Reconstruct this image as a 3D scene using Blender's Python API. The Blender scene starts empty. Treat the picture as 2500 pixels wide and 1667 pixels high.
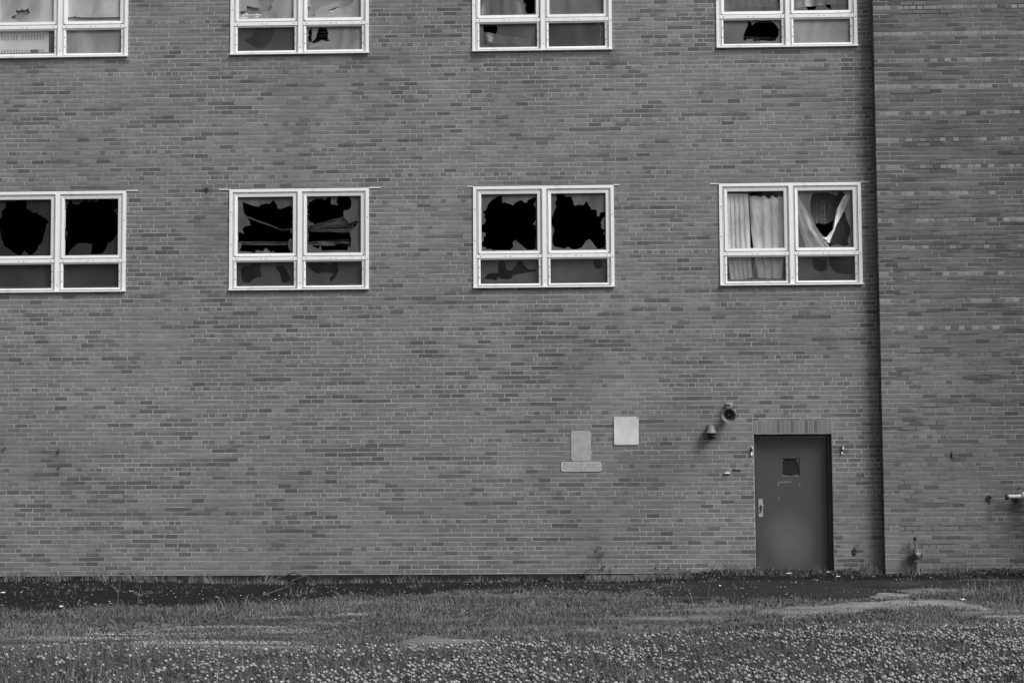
import bpy, math, random
import numpy as np
from mathutils import Vector, Matrix
from mathutils.geometry import tessellate_polygon

# ------------------------------------------------------------------ camera, sky, sun, exposure
S = bpy.context.scene
S.render.resolution_x, S.render.resolution_y = 1024, 682
cam = bpy.data.cameras.new('camera'); cam_o = bpy.data.objects.new('camera', cam)
S.collection.objects.link(cam_o); S.camera = cam_o
cam.lens = 59.5036; cam.sensor_width = 36; cam.clip_end = 2000; cam.clip_start = 0.1
_rt = Vector((0.99945505, 0.0323596, -0.00651621)); _up = Vector((0.00884853, -0.07246345, 0.99733182)); _fw = Vector((-0.03180107, 0.99684598, 0.0727103))
M = Matrix((( _rt.x, _up.x, -_fw.x, 5.1474), (_rt.y, _up.y, -_fw.y, -25.6458), (_rt.z, _up.z, -_fw.z, 1.2483), (0, 0, 0, 1)))
cam_o.matrix_world = M

SUN_EL, SUN_AZ = math.radians(46), math.radians(50)        # overcast: soft light from the upper right
W = bpy.data.worlds.new('World'); S.world = W; W.use_nodes = True
nt = W.node_tree; bg = nt.nodes['Background']
sky = nt.nodes.new('ShaderNodeTexSky'); sky.sky_type = 'NISHITA'; sky.sun_disc = False
sky.sun_elevation = SUN_EL; sky.sun_rotation = math.pi - SUN_AZ; sky.dust_density = 4.0
bw = nt.nodes.new('ShaderNodeRGBToBW')                     # black and white photograph: a colourless sky
nt.links.new(sky.outputs[0], bw.inputs[0]); nt.links.new(bw.outputs[0], bg.inputs[0]); bg.inputs[1].default_value = 0.06
sl = bpy.data.lights.new('sun', 'SUN'); sl.energy = 1.5; sl.angle = math.radians(26); sl.color = (1, 1, 1)
so = bpy.data.objects.new('sun', sl); S.collection.objects.link(so)
to_sun = Vector((math.cos(SUN_EL)*math.sin(SUN_AZ), -math.cos(SUN_EL)*math.cos(SUN_AZ), math.sin(SUN_EL)))
so.rotation_euler = to_sun.to_track_quat('Z', 'Y').to_euler(); so.location = (10, -20, 25)
S.view_settings.view_transform = 'Standard'; S.view_settings.look = 'None'; S.view_settings.gamma = 1
S.view_settings.exposure = 1.03
S.cycles.max_bounces = 6; S.cycles.transparent_max_bounces = 12

rng = random.Random(7); NR = np.random.default_rng(11)
BR, CO = 0.20263, 0.0677333                                 # brick module, course height
PITCH, WW, WH = 3.74869, 2.1485, 1.555                      # window spacing, width, height
ZB = {0: 3.9435, 1: 7.5977}                                 # bottoms of the two window rows
CX = 9.855; PJ = 0.20                                       # corner and projection of the right wing

# ------------------------------------------------------------------ helpers
def tag(o, label=None, cat=None, group=None, kind=None):
    for k, v in (('label', label), ('category', cat), ('group', group), ('kind', kind)):
        if v: o[k] = v
    return o
def empty(name, loc, label, cat, group=None):
    o = bpy.data.objects.new(name, None); S.collection.objects.link(o); o.location = loc; o.empty_display_size = .1
    return tag(o, label, cat, group)

class MB:
    def __init__(s): s.v = []; s.f = []; s.m = []; s.t = []
    def add(s, vs, fs, mi=0, tone=None):
        n = len(s.v); s.v += [tuple(v) for v in vs]; s.f += [tuple(i+n for i in f) for f in fs]; s.m += [mi]*len(fs)
        if tone is not None: s.t += tone if isinstance(tone, list) else [tone]*len(vs)
    def box(s, x0, x1, y0, y1, z0, z1, mi=0, tone=None):
        s.add([(x0,y0,z0),(x1,y0,z0),(x1,y1,z0),(x0,y1,z0),(x0,y0,z1),(x1,y0,z1),(x1,y1,z1),(x0,y1,z1)],
              [(0,3,2,1),(4,5,6,7),(0,1,5,4),(1,2,6,5),(2,3,7,6),(3,0,4,7)], mi, tone)
    def tube(s, pts, r, n=10, mi=0, caps=True):
        pts = [Vector(p) for p in pts]; rs = r if isinstance(r, (list, tuple)) else [r]*len(pts)
        vs = []; fs = []
        for i, p in enumerate(pts):
            d = (pts[min(i+1, len(pts)-1)]-pts[max(i-1, 0)]).normalized()
            a = d.orthogonal().normalized() if abs(d.z) > .9 else d.cross(Vector((0,0,1))).normalized()
            b = d.cross(a)
            for k in range(n):
                t = 2*math.pi*k/n; vs.append(p+rs[i]*(math.cos(t)*a+math.sin(t)*b))
        for i in range(len(pts)-1):
            for k in range(n): fs.append((i*n+k, i*n+(k+1) % n, (i+1)*n+(k+1) % n, (i+1)*n+k))
        if caps: fs += [tuple(range(n))[::-1], tuple(range((len(pts)-1)*n, len(pts)*n))]
        s.add(vs, fs, mi)
    def lathe(s, prof, org, axis, n=28, mi=0):
        ax = Vector(axis).normalized(); a = ax.orthogonal().normalized(); b = ax.cross(a); org = Vector(org)
        vs = []; fs = []
        for t, r in prof:
            for k in range(n):
                q = 2*math.pi*k/n; vs.append(org+ax*t+max(r, 1e-4)*(math.cos(q)*a+math.sin(q)*b))
        for i in range(len(prof)-1):
            for k in range(n): fs.append((i*n+k, i*n+(k+1) % n, (i+1)*n+(k+1) % n, (i+1)*n+k))
        s.add(vs, fs, mi)
    def slab(s, loops, y0, y1, mi=0):
        """polygon with holes in the x-z plane, extruded from y0 (front) to y1"""
        vl = [[Vector((p[0], p[1], 0)) for p in l] for l in loops]
        tris = tessellate_polygon(vl); flat = [p for l in loops for p in l]; n = len(flat)
        vs = [(p[0], y0, p[1]) for p in flat]+[(p[0], y1, p[1]) for p in flat]
        fs = [tuple(t) for t in tris]+[tuple(i+n for i in t)[::-1] for t in tris]
        k = 0
        for l in loops:
            m = len(l)
            for i in range(m): fs.append((k+i, k+(i+1) % m, n+k+(i+1) % m, n+k+i))
            k += m
        s.add(vs, fs, mi)
    def build(s, name, mats, parent=None, smooth=False, loc=None):
        me = bpy.data.meshes.new(name); me.from_pydata(s.v, [], s.f); me.update()
        for m in (mats if isinstance(mats, (list, tuple)) else [mats]): me.materials.append(m)
        if max(s.m, default=0): me.polygons.foreach_set('material_index', s.m)
        if s.t:
            a = me.color_attributes.new('tone', 'FLOAT_COLOR', 'POINT')
            t = np.array(s.t, dtype=np.float32); c = np.ones((len(t), 4), np.float32); c[:, :3] = t[:, None]
            a.data.foreach_set('color', c.ravel())
        if smooth: me.polygons.foreach_set('use_smooth', [True]*len(me.polygons))
        o = bpy.data.objects.new(name, me); S.collection.objects.link(o)
        if parent is not None: o.parent = parent
        if loc: o.location = loc
        return o

def np_mesh(name, V, F, mat, tone=None, parent=None, smooth=False):
    """V (n,3); F list of int arrays (m,k) of equal k inside each"""
    me = bpy.data.meshes.new(name)
    me.vertices.add(len(V)); me.vertices.foreach_set('co', np.asarray(V, np.float32).ravel())
    loops = np.concatenate([f.ravel() for f in F]); tot = np.concatenate([np.full(len(f), f.shape[1]) for f in F])
    st = np.concatenate([[0], np.cumsum(tot)[:-1]])
    me.loops.add(len(loops)); me.loops.foreach_set('vertex_index', loops.astype(np.int32))
    me.polygons.add(len(tot)); me.polygons.foreach_set('loop_start', st.astype(np.int32))
    me.update(calc_edges=True)
    if tone is not None:
        a = me.color_attributes.new('tone', 'FLOAT_COLOR', 'POINT')
        c = np.ones((len(V), 4), np.float32); c[:, :3] = np.asarray(tone)[:, None]; a.data.foreach_set('color', c.ravel())
    me.materials.append(mat)
    if smooth: me.polygons.foreach_set('use_smooth', [True]*len(me.polygons))
    o = bpy.data.objects.new(name, me); S.collection.objects.link(o)
    if parent is not None: o.parent = parent
    return o

def vnoise(x, y, seed=0):
    x = np.asarray(x, float); y = np.asarray(y, float)
    xi = np.floor(x).astype(np.int64); yi = np.floor(y).astype(np.int64); fx = x-xi; fy = y-yi
    fx = fx*fx*(3-2*fx); fy = fy*fy*(3-2*fy)
    def h(a, b):
        n = (a*374761393+b*668265263+seed*1442695041) & 0xffffffff
        n = ((n ^ (n >> 13))*1274126177) & 0xffffffff
        return ((n ^ (n >> 16)) & 0xffff)/65535.0
    return (h(xi, yi)*(1-fx)+h(xi+1, yi)*fx)*(1-fy)+(h(xi, yi+1)*(1-fx)+h(xi+1, yi+1)*fx)*fy
def fbm(x, y, seed=0, oct=4):
    r = 0; a = .5; n = 0
    for k in range(oct): r = r+a*vnoise(np.asarray(x)*2**k+17.3*k, np.asarray(y)*2**k-9.1*k, seed+k); n += a; a *= .5
    return r/n
def inpoly(x, y, poly):
    x = np.asarray(x); y = np.asarray(y); c = np.zeros(x.shape, bool); j = len(poly)-1
    for i in range(len(poly)):
        xi, yi = poly[i]; xj, yj = poly[j]
        m = ((yi > y) != (yj > y)) & (x < (xj-xi)*(y-yi)/((yj-yi) or 1e-9)+xi); c ^= m; j = i
    return c

# ------------------------------------------------------------------ materials (all colourless: the photograph is black and white)
def g4(v): return (v, v, v, 1)
def nodes(m): m.use_nodes = True; return m.node_tree, m.node_tree.nodes['Principled BSDF']
def mapped(t, scale, stretch=(1,1,1)):
    tc = t.nodes.new('ShaderNodeTexCoord'); mp = t.nodes.new('ShaderNodeMapping'); mp.inputs['Scale'].default_value = stretch
    n = t.nodes.new('ShaderNodeTexNoise'); n.inputs['Scale'].default_value = scale; n.inputs['Detail'].default_value = 6
    t.links.new(tc.outputs['Object'], mp.inputs[0]); t.links.new(mp.outputs[0], n.inputs['Vector']); return n
def ramp(t, src, p0, p1, c0, c1):
    r = t.nodes.new('ShaderNodeMapRange'); r.inputs[1].default_value = p0; r.inputs[2].default_value = p1
    r.inputs[3].default_value = c0; r.inputs[4].default_value = c1; t.links.new(src, r.inputs[0]); return r.outputs[0]
def mul(t, a, b):
    m = t.nodes.new('ShaderNodeMath'); m.operation = 'MULTIPLY'; t.links.new(a, m.inputs[0])
    if isinstance(b, float): m.inputs[1].default_value = b
    else: t.links.new(b, m.inputs[1])
    return m.outputs[0]
def bump(t, bs, src, s, d=.01):
    b = t.nodes.new('ShaderNodeBump'); b.inputs['Strength'].default_value = s; b.inputs['Distance'].default_value = d
    t.links.new(src, b.inputs['Height']); t.links.new(b.outputs[0], bs.inputs['Normal'])
_mc = {}
def grey(name, v, rough=.6, var=.12, scale=8, stretch=(1,1,1), bmp=0, metal=0, spec=.5):
    if name in _mc: return _mc[name]
    m = bpy.data.materials.new(name); t, b = nodes(m); n = mapped(t, scale, stretch)
    t.links.new(ramp(t, n.outputs[0], .3, .7, v*(1-var), v*(1+var)), b.inputs['Base Color'])
    b.inputs['Roughness'].default_value = rough; b.inputs['Metallic'].default_value = metal
    b.inputs['Specular IOR Level'].default_value = spec
    if bmp: bump(t, b, n.outputs[0], bmp)
    _mc[name] = m; return m
def toned(name, fine=60, var=.12, rough=.9, bmp=.3, stretch=(1,1,1), spec=.25, lo=None):
    m = bpy.data.materials.new(name); t, b = nodes(m)
    at = t.nodes.new('ShaderNodeAttribute'); at.attribute_name = 'tone'
    n = mapped(t, fine, stretch); c = mul(t, at.outputs['Fac'], ramp(t, n.outputs[0], .3, .7, 1-var, 1+var))
    if lo:
        n2 = mapped(t, lo[0], lo[2] if len(lo) > 2 else (1,1,1)); c = mul(t, c, ramp(t, n2.outputs[0], .35, .65, 1-lo[1], 1+lo[1]))
    t.links.new(c, b.inputs['Base Color']); b.inputs['Roughness'].default_value = rough; b.inputs['Specular IOR Level'].default_value = spec
    if bmp: bump(t, b, n.outputs[0], bmp, .004)
    return m
M_brick = toned('brick_face', 45, .10, .85, .4, (1, 1, 2.5), .3, (.8, .09, (1, 1, .7)))
M_mortar = toned('mortar', 90, .15, .95, .5)
M_ground = toned('soil', 25, .35, .95, .8, lo=(3, .25))
M_asphalt = toned('old_asphalt', 40, .35, .85, .6, lo=(2.2, .35, (1, 2.5, 1)))
M_conc = toned('worn_concrete', 30, .2, .9, .5, lo=(3, .22, (1, 2, 1)))
M_leaf = toned('grass_blades', 5, .1, .6, 0, spec=.3)
M_clov = toned('clover_leaves', 5, .1, .6, 0, spec=.3)
M_flow = toned('clover_flowers', 150, .15, .8, 0)
M_stone = toned('gravel', 40, .15, .9, 0)
M_bits = toned('litter_bits', 40, .1, .7, 0)

def white_paint(name, v=.82):
    m = bpy.data.materials.new(name); t, b = nodes(m)
    n = mapped(t, 3.0, (1, 1, 1)); d = mapped(t, 14, (1.6, 1.6, .35)); f = mapped(t, 70)
    c = mul(t, ramp(t, n.outputs[0], .3, .75, v*1.02, v*.96), ramp(t, d.outputs[0], .58, .80, 1.0, .88))
    c = mul(t, c, ramp(t, f.outputs[0], .64, .76, 1.0, .5))
    g = mapped(t, 4.5, (1, 1, .5)); c = mul(t, c, ramp(t, g.outputs[0], .60, .74, 1.0, .80))
    t.links.new(c, b.inputs['Base Color']); b.inputs['Roughness'].default_value = .42
    bump(t, b, f.outputs[0], .08, .003); return m
M_white = white_paint('white_window_paint'); M_white2 = white_paint('chalky_white_paint', .75)
M_gap = grey('dark_gap', .03, .9); M_screw = grey('rusty_screw', .12, .6, .4, 40)
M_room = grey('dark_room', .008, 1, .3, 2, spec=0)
M_ledge = grey('inner_ledge', .30, .7, .2, 9)

def pane_mat(name, a, T, seed=0, streak=.34):
    """dusty window glass: grey dust with reflections painted into its tone (albedo a) over clear glass, T of the light passing"""
    m = bpy.data.materials.new(name); m.use_nodes = True; t = m.node_tree; t.nodes.clear()
    out = t.nodes.new('ShaderNodeOutputMaterial'); df = t.nodes.new('ShaderNodeBsdfDiffuse'); tr = t.nodes.new('ShaderNodeBsdfTransparent')
    gl = t.nodes.new('ShaderNodeBsdfGlossy'); gl.inputs['Roughness'].default_value = .04
    mx = t.nodes.new('ShaderNodeMixShader'); m2 = t.nodes.new('ShaderNodeMixShader'); lw = t.nodes.new('ShaderNodeLayerWeight'); lw.inputs[0].default_value = .22
    tr.inputs[0].default_value = g4(.94)
    tc = t.nodes.new('ShaderNodeTexCoord'); mp = t.nodes.new('ShaderNodeMapping'); mp.inputs['Location'].default_value = (seed*3.7, seed, seed*1.9); mp.inputs['Scale'].default_value = (1, 1, .55)
    n = t.nodes.new('ShaderNodeTexNoise'); n.inputs['Scale'].default_value = 2.2; n.inputs['Detail'].default_value = 4; n.inputs['Distortion'].default_value = .6
    t.links.new(tc.outputs['Object'], mp.inputs[0]); t.links.new(mp.outputs[0], n.inputs['Vector'])
    t.links.new(ramp(t, n.outputs[0], .3, .7, a*(1-streak), a*(1+streak)), df.inputs[0])  # uneven dust tone also paints in the uneven reflections of the glass
    t.links.new(ramp(t, n.outputs[0], .3, .7, max(0, 1-T-.05), min(1, 1-T+.05)), mx.inputs[0])
    t.links.new(tr.outputs[0], mx.inputs[1]); t.links.new(df.outputs[0], mx.inputs[2])
    t.links.new(mul(t, lw.outputs['Fresnel'], .5), m2.inputs[0]); t.links.new(mx.outputs[0], m2.inputs[1]); t.links.new(gl.outputs[0], m2.inputs[2])
    t.links.new(m2.outputs[0], out.inputs[0]); return m

# ------------------------------------------------------------------ the ground
ZG = -0.47
ZONES = {'asphalt':[(-6.17, 1.95), (-0.28, 1.54), (2.0, 1.18), (7.18, 1.42), (14.44, 2.05), (13.2, -1.63), (10.84, -2.04), (9.78, -2.59), (9.36, -3.63), (8.25, -4.42), (7.51, -4.26), (6.48, -4.46), (6.08, -3.11), (5.34, -2.03), (4.38, -2.28), (3.27, -2.52), (2.5, -3.06), (1.83, -3.71), (1.05, -4.07), (0.2, -4.9), (-0.65, -5.44), (-2.99, -5.79)],
'concA':[(5.98, -5.4), (6.68, -5.2), (7.38, -5.46), (8.37, -4.92), (9.0, -4.46), (10.12, -4.39), (9.87, -5.34), (9.08, -5.31), (8.51, -5.84), (8.39, -6.47), (7.88, -6.45), (7.56, -5.96), (6.62, -5.98)],
'concB':[(9.07, -3.2), (9.53, -3.01), (9.61, -3.44), (9.24, -3.96), (8.91, -3.81)],
'concC':[(9.6, -6.57), (10.73, -6.26), (10.44, -7.24), (9.63, -7.02)],
'concD':[(3.49, -9.49), (3.62, -8.81), (3.96, -8.5), (4.62, -8.52), (4.55, -8.92), (4.0, -9.06), (3.69, -9.64)],
'gravA':[(-1.45, -8.49), (0.14, -8.21), (0.7, -7.88), (1.09, -6.68), (2.18, -6.0), (2.82, -5.76), (3.07, -7.52), (2.69, -8.29), (2.75, -9.75), (1.39, -9.85), (0.62, -9.18), (-0.95, -9.79)],
'gravB':[(3.62, -9.27), (4.21, -9.21), (4.43, -9.76), (4.07, -10.06), (3.61, -9.98)],
'concE':[(-0.41, -10.21), (0.18, -10.16), (0.42, -10.33), (0.21, -10.49), (-0.3, -10.5)],
'clover':[(-2.14, -10.55), (1.07, -10.12), (3.35, -10.31), (5.56, -10.23), (5.97, -9.45), (6.79, -8.91), (7.63, -8.62), (12.43, -8.62), (10.16, -13.87), (-0.59, -13.73)],}
def rise(x):
    x = np.asarray(x, float); s = 1/(1+np.exp(-(x-6.6)*3)); l = 1/(1+np.exp((x+.5)*2.5))
    return -.05+.155*s+.09*l
def gz(x, y):
    x = np.asarray(x, float); y = np.asarray(y, float)
    z = ZG+.05*(fbm(x*.35, y*.35, 3)-.5)+.02*(fbm(x*2, y*2, 5)-.5)
    z = z+rise(x)*np.exp(-np.clip(-y, 0, 60)/.8)+.03*(fbm(x*3, y*3, 8)-.5)*np.exp(-np.clip(-y, 0, 60)/.35)
    return z
def grid_sheet(name, xs, ys, zf, tf, mat, keep=None):
    X, Y = np.meshgrid(xs, ys); Z = zf(X, Y); T = tf(X, Y)
    nx, ny = len(xs), len(ys); idx = np.arange(nx*ny).reshape(ny, nx)
    F = np.stack([idx[:-1, :-1], idx[:-1, 1:], idx[1:, 1:], idx[1:, :-1]], -1)
    if keep is not None:
        k = keep(X, Y); k = k[:-1, :-1] | k[:-1, 1:] | k[1:, 1:] | k[1:, :-1]; F = F[k]
    F = F.reshape(-1, 4); u, inv = np.unique(F, return_inverse=True)
    V = np.stack([X.ravel(), Y.ravel(), Z.ravel()], -1)[u]
    return tag(np_mesh(name, V, [inv.reshape(-1, 4)], mat, T.ravel()[u], smooth=True), kind='structure')
def spread(a, b, st, far):
    core = np.arange(a, b, st); k = np.array([.3, 1, 2.5, 6, 14, 30, 70, 150, far])
    return np.concatenate([(a-k)[::-1], core, b+k])
def wob(x, y, s=11): return (fbm(x*1.6, y*1.1, s)-.5)
def zmask(x, y, keys, w=.9, s=11):
    xx = x+w*1.2*wob(x, y, s)+.25*(fbm(x*6, y*5, s+3)-.5); yy = y+w*1.6*wob(x, y, s+20)+.55*(fbm(x*4, y*5, s+7)-.5)
    m = np.zeros(np.shape(x), bool)
    for k in keys: m |= inpoly(xx, yy, ZONES[k])
    return m
def soil_tone(X, Y): return .045+.16*np.clip(fbm(X*.8, Y*2.4, 31, 5)-.32, 0, 1)*1.6
grid_sheet('ground', spread(-8, 17, .10, 600), spread(-15, 3, .10, 600), gz, soil_tone, M_ground)
def sheet(name, keys, st, h, tone, mat, box, w=.9, s=11):
    xs = np.arange(box[0], box[1], st); ys = np.arange(box[2], box[3], st)
    X, Y = np.meshgrid(xs, ys); Mk = zmask(X, Y, keys, w, s).astype(float)
    P = np.pad(Mk, 2, 'edge'); B = sum(P[i:i+Mk.shape[0], j:j+Mk.shape[1]] for i in range(5) for j in range(5))/25
    zf = lambda x, y: gz(x, y)-.02+(h+.02)*np.clip(B*1.6, 0, 1)
    return grid_sheet(name, xs, ys, zf, tone, mat, keep=lambda x, y: B > .05)
asph = lambda X, Y: -.001+.008*fbm(X*1.5, Y*2.2, 51)**1.5+.05*np.clip(fbm(X*.9+4, Y*3, 61)-.6, 0, 1)*3*(X > 5)+.014/(1+np.exp(-(X-6.2)*1.5))*(Y < -1)
sheet('pavement', ['asphalt'], .05, .012, asph, M_asphalt, (-6.5, 14.5, -6.8, .1), 1.1)
conc = lambda X, Y: (.08+.20*fbm(X*1.3, Y*4.5, 71, 5))*np.where(X < 5, .72, 1)
sheet('concrete_path', ['concA', 'concB', 'concC', 'concD', 'concE'], .045, .02, conc, M_conc, (-1.5, 11.5, -11, -2.6), .9, 13)

# ------------------------------------------------------------------ brick walls
def stains(x, z):
    """dirt with shapes of its own: drips below sills, pipes and signs"""
    f = 1.0
    for sx, z1, l, w, d in STAINS:
        if z < z1 and z > z1-l*1.3 and abs(x-sx) < w*3:
            k = math.exp(-((x-sx)/w)**2)*min(1, (z1-z)/.03)*max(0, 1-(z1-z)/(l*1.25)); f *= 1-d*k
    return f
STAINS = [(3.80, 7.58, .55, .05, .5), (5.90, 7.58, .50, .05, .5), (-.36, 5.56, .28, .05, .75), (11.41, .72, .75, .035, .8), (11.82, .74, .9, .12, .55),
          (11.83, .4, 1.2, .35, .3), (10.88, 1.4, .35, .03, .5), (-2.60, 1.54, .25, .03, .5), (-2.59, 1.27, .18, .03, .5), (-3.43, 1.56, .15, .03, .4), (6.6, 1.9, 1.6, .25, .13), (4.6, 3.9, 1.2, .12, .10), (1.0, 3.9, .6, .35, .08), (8.9, 3.9, 1.0, .3, .12), (-1.45, 3.9, .8, .06, .18), (.02, 3.9, .5, .05, .2), (2.12, 3.9, .7, .06, .18), (3.76, 3.9, .6, .05, .2), (5.9, 3.9, .6, .06, .2), (7.5, 3.9, .5, .08, .3), (.1, 7.55, .5, .05, .2), (2.3, 7.55, 1.2, .10, .10), (5.1, 1.15, .35, .1, -.12), (5.62, 1.15, .3, .1, -.10)]
def cut_rect(r, holes):
    rs = [r]
    for hx0, hx1, hz0, hz1 in holes:
        n = []
        for x0, x1, z0, z1 in rs:
            if x1 <= hx0 or x0 >= hx1 or z1 <= hz0 or z0 >= hz1: n.append((x0, x1, z0, z1)); continue
            if x0 < hx0: n.append((x0, hx0-.006, z0, z1))
            if x1 > hx1: n.append((hx1+.006, x1, z0, z1))
            xa, xb = max(x0, hx0), min(x1, hx1)
            if z0 < hz0: n.append((xa, xb, z0, hz0))
            if z1 > hz1: n.append((xa, xb, hz1, z1))
        rs = [q for q in n if q[1]-q[0] > .012 and q[3]-q[2] > .008]
    return rs
_prev = [False]
def brick_tone(x, z, hd, right, r):
    big = fbm(x*.8, z*.8, 91, 3)-.5; base = .154*(1+.42*float(big))
    u = r.random()
    if hd: t = base*(1.12+r.gauss(0, .10)) if u > .2 else base*.75
    else: t = base*(1.03+r.gauss(0, .085))
    dk = .13+.22*max(0, float(fbm(x*.5+9, z*.7, 95, 3))-.45)*3
    dark = r.random() < (dk*.62 if not _prev[0] else .42); _prev[0] = dark
    if not hd and dark: t = base*r.uniform(.54, .78)
    if r.random() < .05: t = base*1.22
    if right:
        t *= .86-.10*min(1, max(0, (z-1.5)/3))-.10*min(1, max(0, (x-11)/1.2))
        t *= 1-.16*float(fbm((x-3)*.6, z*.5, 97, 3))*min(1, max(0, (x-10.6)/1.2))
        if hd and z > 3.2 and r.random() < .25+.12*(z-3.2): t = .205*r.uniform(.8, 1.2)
    return max(.02, t)
def brick_wall(name, x0, x1, z0, z1, yf, holes, right, seed, skip=None):
    r = random.Random(seed); mb = MB(); j = .005
    c0 = int(math.floor(z0/CO))-1; c1 = int(math.ceil(z1/CO))+1
    for c in range(c0, c1+1):
        hd = c % 6 == 0; L = BR/2 if hd else BR
        ph = .258*BR+(.25*BR if hd else (0 if (c % 6) % 2 == 1 else .5*BR))+(.07 if right else 0)+r.gauss(0, .004)
        za, zb = max(z0, (c-.5)*CO+j), min(z1, (c+.5)*CO-j)
        if zb-za < .01: continue
        hf = .30+.5*max(0, float(fbm(c*.31, seed, 77))-.35)+(.18 if right else 0)
        k = int(math.floor((x0-ph)/L)); warp = r.gauss(0, .0012)
        while ph+k*L < x1:
            gx = r.gauss(0, .0012); xa, xb = ph+k*L+j+gx, ph+(k+1)*L-j+gx; k += 1
            xa, xb = max(xa, x0), min(xb, x1)
            if xb-xa < .015: continue
            if r.random() < hf: xb = min(x1, xb+.0085)             # head joint smeared over
            t = brick_tone((xa+xb)/2, (za+zb)/2, hd, right, r); dy = r.gauss(0, .0008)
            wv = warp+r.gauss(0, .0009)
            for q in cut_rect((xa, xb, za+wv, zb+wv-abs(r.gauss(0, .0008))), holes):
                a, b, e, f = q; y = yf-.0035+dy; ch = .002
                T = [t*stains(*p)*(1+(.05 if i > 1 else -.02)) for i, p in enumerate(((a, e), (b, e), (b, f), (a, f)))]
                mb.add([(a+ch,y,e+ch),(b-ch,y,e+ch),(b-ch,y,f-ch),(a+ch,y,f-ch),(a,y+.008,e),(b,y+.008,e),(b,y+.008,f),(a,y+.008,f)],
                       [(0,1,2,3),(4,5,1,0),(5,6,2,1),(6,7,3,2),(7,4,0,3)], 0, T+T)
    # mortar bed behind: a fine grid with the openings left out
    s = .05
    gx = sorted(set([x0, x1]+[h[0] for h in holes]+[h[1] for h in holes]+[round(x0+s*i, 4) for i in range(int((x1-x0)/s)+1)]))
    gzs = sorted(set([z0, z1]+[h[2] for h in holes]+[h[3] for h in holes]+[round(z0+s*i, 4) for i in range(int((z1-z0)/s)+1)]))
    gx = [g for g in gx if x0 <= g <= x1]; gzs = [g for g in gzs if z0 <= g <= z1]
    X, Z = np.meshgrid(gx, gzs)
    n1 = fbm(X*.9, Z*1.6, 101+seed, 4); n2 = fbm(X*4, Z*9, 105+seed, 3)
    k = np.clip((n1-.52)*3+(n2-.5)*1.6, 0, 1)
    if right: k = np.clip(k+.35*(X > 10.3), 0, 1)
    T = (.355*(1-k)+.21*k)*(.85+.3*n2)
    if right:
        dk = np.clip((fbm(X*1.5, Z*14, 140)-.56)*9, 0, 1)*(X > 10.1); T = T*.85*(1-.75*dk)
    st = np.vectorize(stains)(X, Z); T = T*st
    nx = len(gx); idx = np.arange(X.size).reshape(X.shape)
    F = np.stack([idx[:-1, :-1], idx[:-1, 1:], idx[1:, 1:], idx[1:, :-1]], -1)
    cx = (X[:-1, :-1]+X[1:, 1:])/2; cz = (Z[:-1, :-1]+Z[1:, 1:])/2; keep = np.ones(cx.shape, bool)
    for h in holes: keep &= ~((cx > h[0]) & (cx < h[1]) & (cz > h[2]) & (cz < h[3]))
    F = F[keep].reshape(-1, 4); base = len(mb.v)
    mb.v += [(float(a), yf, float(b)) for a, b in zip(X.ravel(), Z.ravel())]; mb.t += [float(v) for v in T.ravel()]
    mb.f += [tuple(int(q)+base for q in f) for f in F]; mb.m += [1]*len(F)
    return mb

bld = empty('brick_building', (5, 0, ZG), 'abandoned brick building with broken white framed windows and one steel door', 'building')
def pb(mb, name, mats, label=None, smooth=False):
    o = mb.build(name, mats, bld, smooth); o.matrix_parent_inverse = Matrix.Translation(bld.location).inverted()
    if label: o['label'] = label
    return o
win_holes = [((i-1)*PITCH+.004, (i-1)*PITCH+WW-.004, ZB[r]+.002, ZB[r]+WH-.002) for i in range(4) for r in (0, 1)]
DX0, DX1, DZ0, DZ1 = 7.965, 9.132, -.62, 1.695
SOL = (7.955, 9.142, 1.695, 1.893)
mb = brick_wall('wall', -9, CX, -.385, 9.75, 0, win_holes+[(DX0, DX1, DZ0, DZ1), SOL], False, 1)
# brick returns of the door opening and dark cavity behind the wall
for xx, d in ((DX0, 1), (DX1, -1)):
    c = -7
    while c*CO < DZ1:
        a, b = max(-.5, c*CO-CO/2+.005), min(DZ1, c*CO+CO/2-.005); t = .14*rng.uniform(.8, 1.1)
        if b > a: mb.add([(xx, 0, a), (xx, .14, a), (xx, .14, b), (xx, 0, b)], [(0,1,2,3)], 0, [t]*4)
        mb.add([(xx-.002*d, 0, b), (xx-.002*d, .14, b), (xx-.002*d, .14, b+.011), (xx-.002*d, 0, b+.011)], [(0,1,2,3)], 1, [.3]*4); c += 1
mb.box(-9, DX0-.012, .02, .3, -1.5, -.386, 1, .1); mb.box(DX1+.012, CX, .02, .3, -1.5, -.386, 1, .1)
pb(mb, 'wall', [M_brick, M_mortar])
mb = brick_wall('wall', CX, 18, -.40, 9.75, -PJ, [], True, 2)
c = int(-.4/CO)-1
while c*CO < 9.7:                                            # the narrow return of the projecting wing
    a, b = c*CO-CO/2+.005, c*CO+CO/2-.005; t = .13*rng.uniform(.6, 1.1)
    for (ya, yb) in (((-PJ, -.095), (-.085, 0)) if c % 2 else ((-PJ, -.0),)):
        mb.add([(CX-.003, yb, a), (CX-.003, ya-.003, a), (CX-.003, ya-.003, b), (CX-.003, yb, b)], [(0,1,2,3)], 0, [t]*4)
    c += 1
mb.add([(CX, 0, -1.2), (CX, -PJ, -1.2), (CX, -PJ, 9.75), (CX, 0, 9.75)], [(0,1,2,3)], 1, [.22]*4)
mb.box(CX, 18, -PJ+.01, .3, -1.5, -.40, 1, .12)
pb(mb, 'wall', [M_brick, M_mortar], 'darker brick wall of the projecting wing with crumbling mortar')

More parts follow.
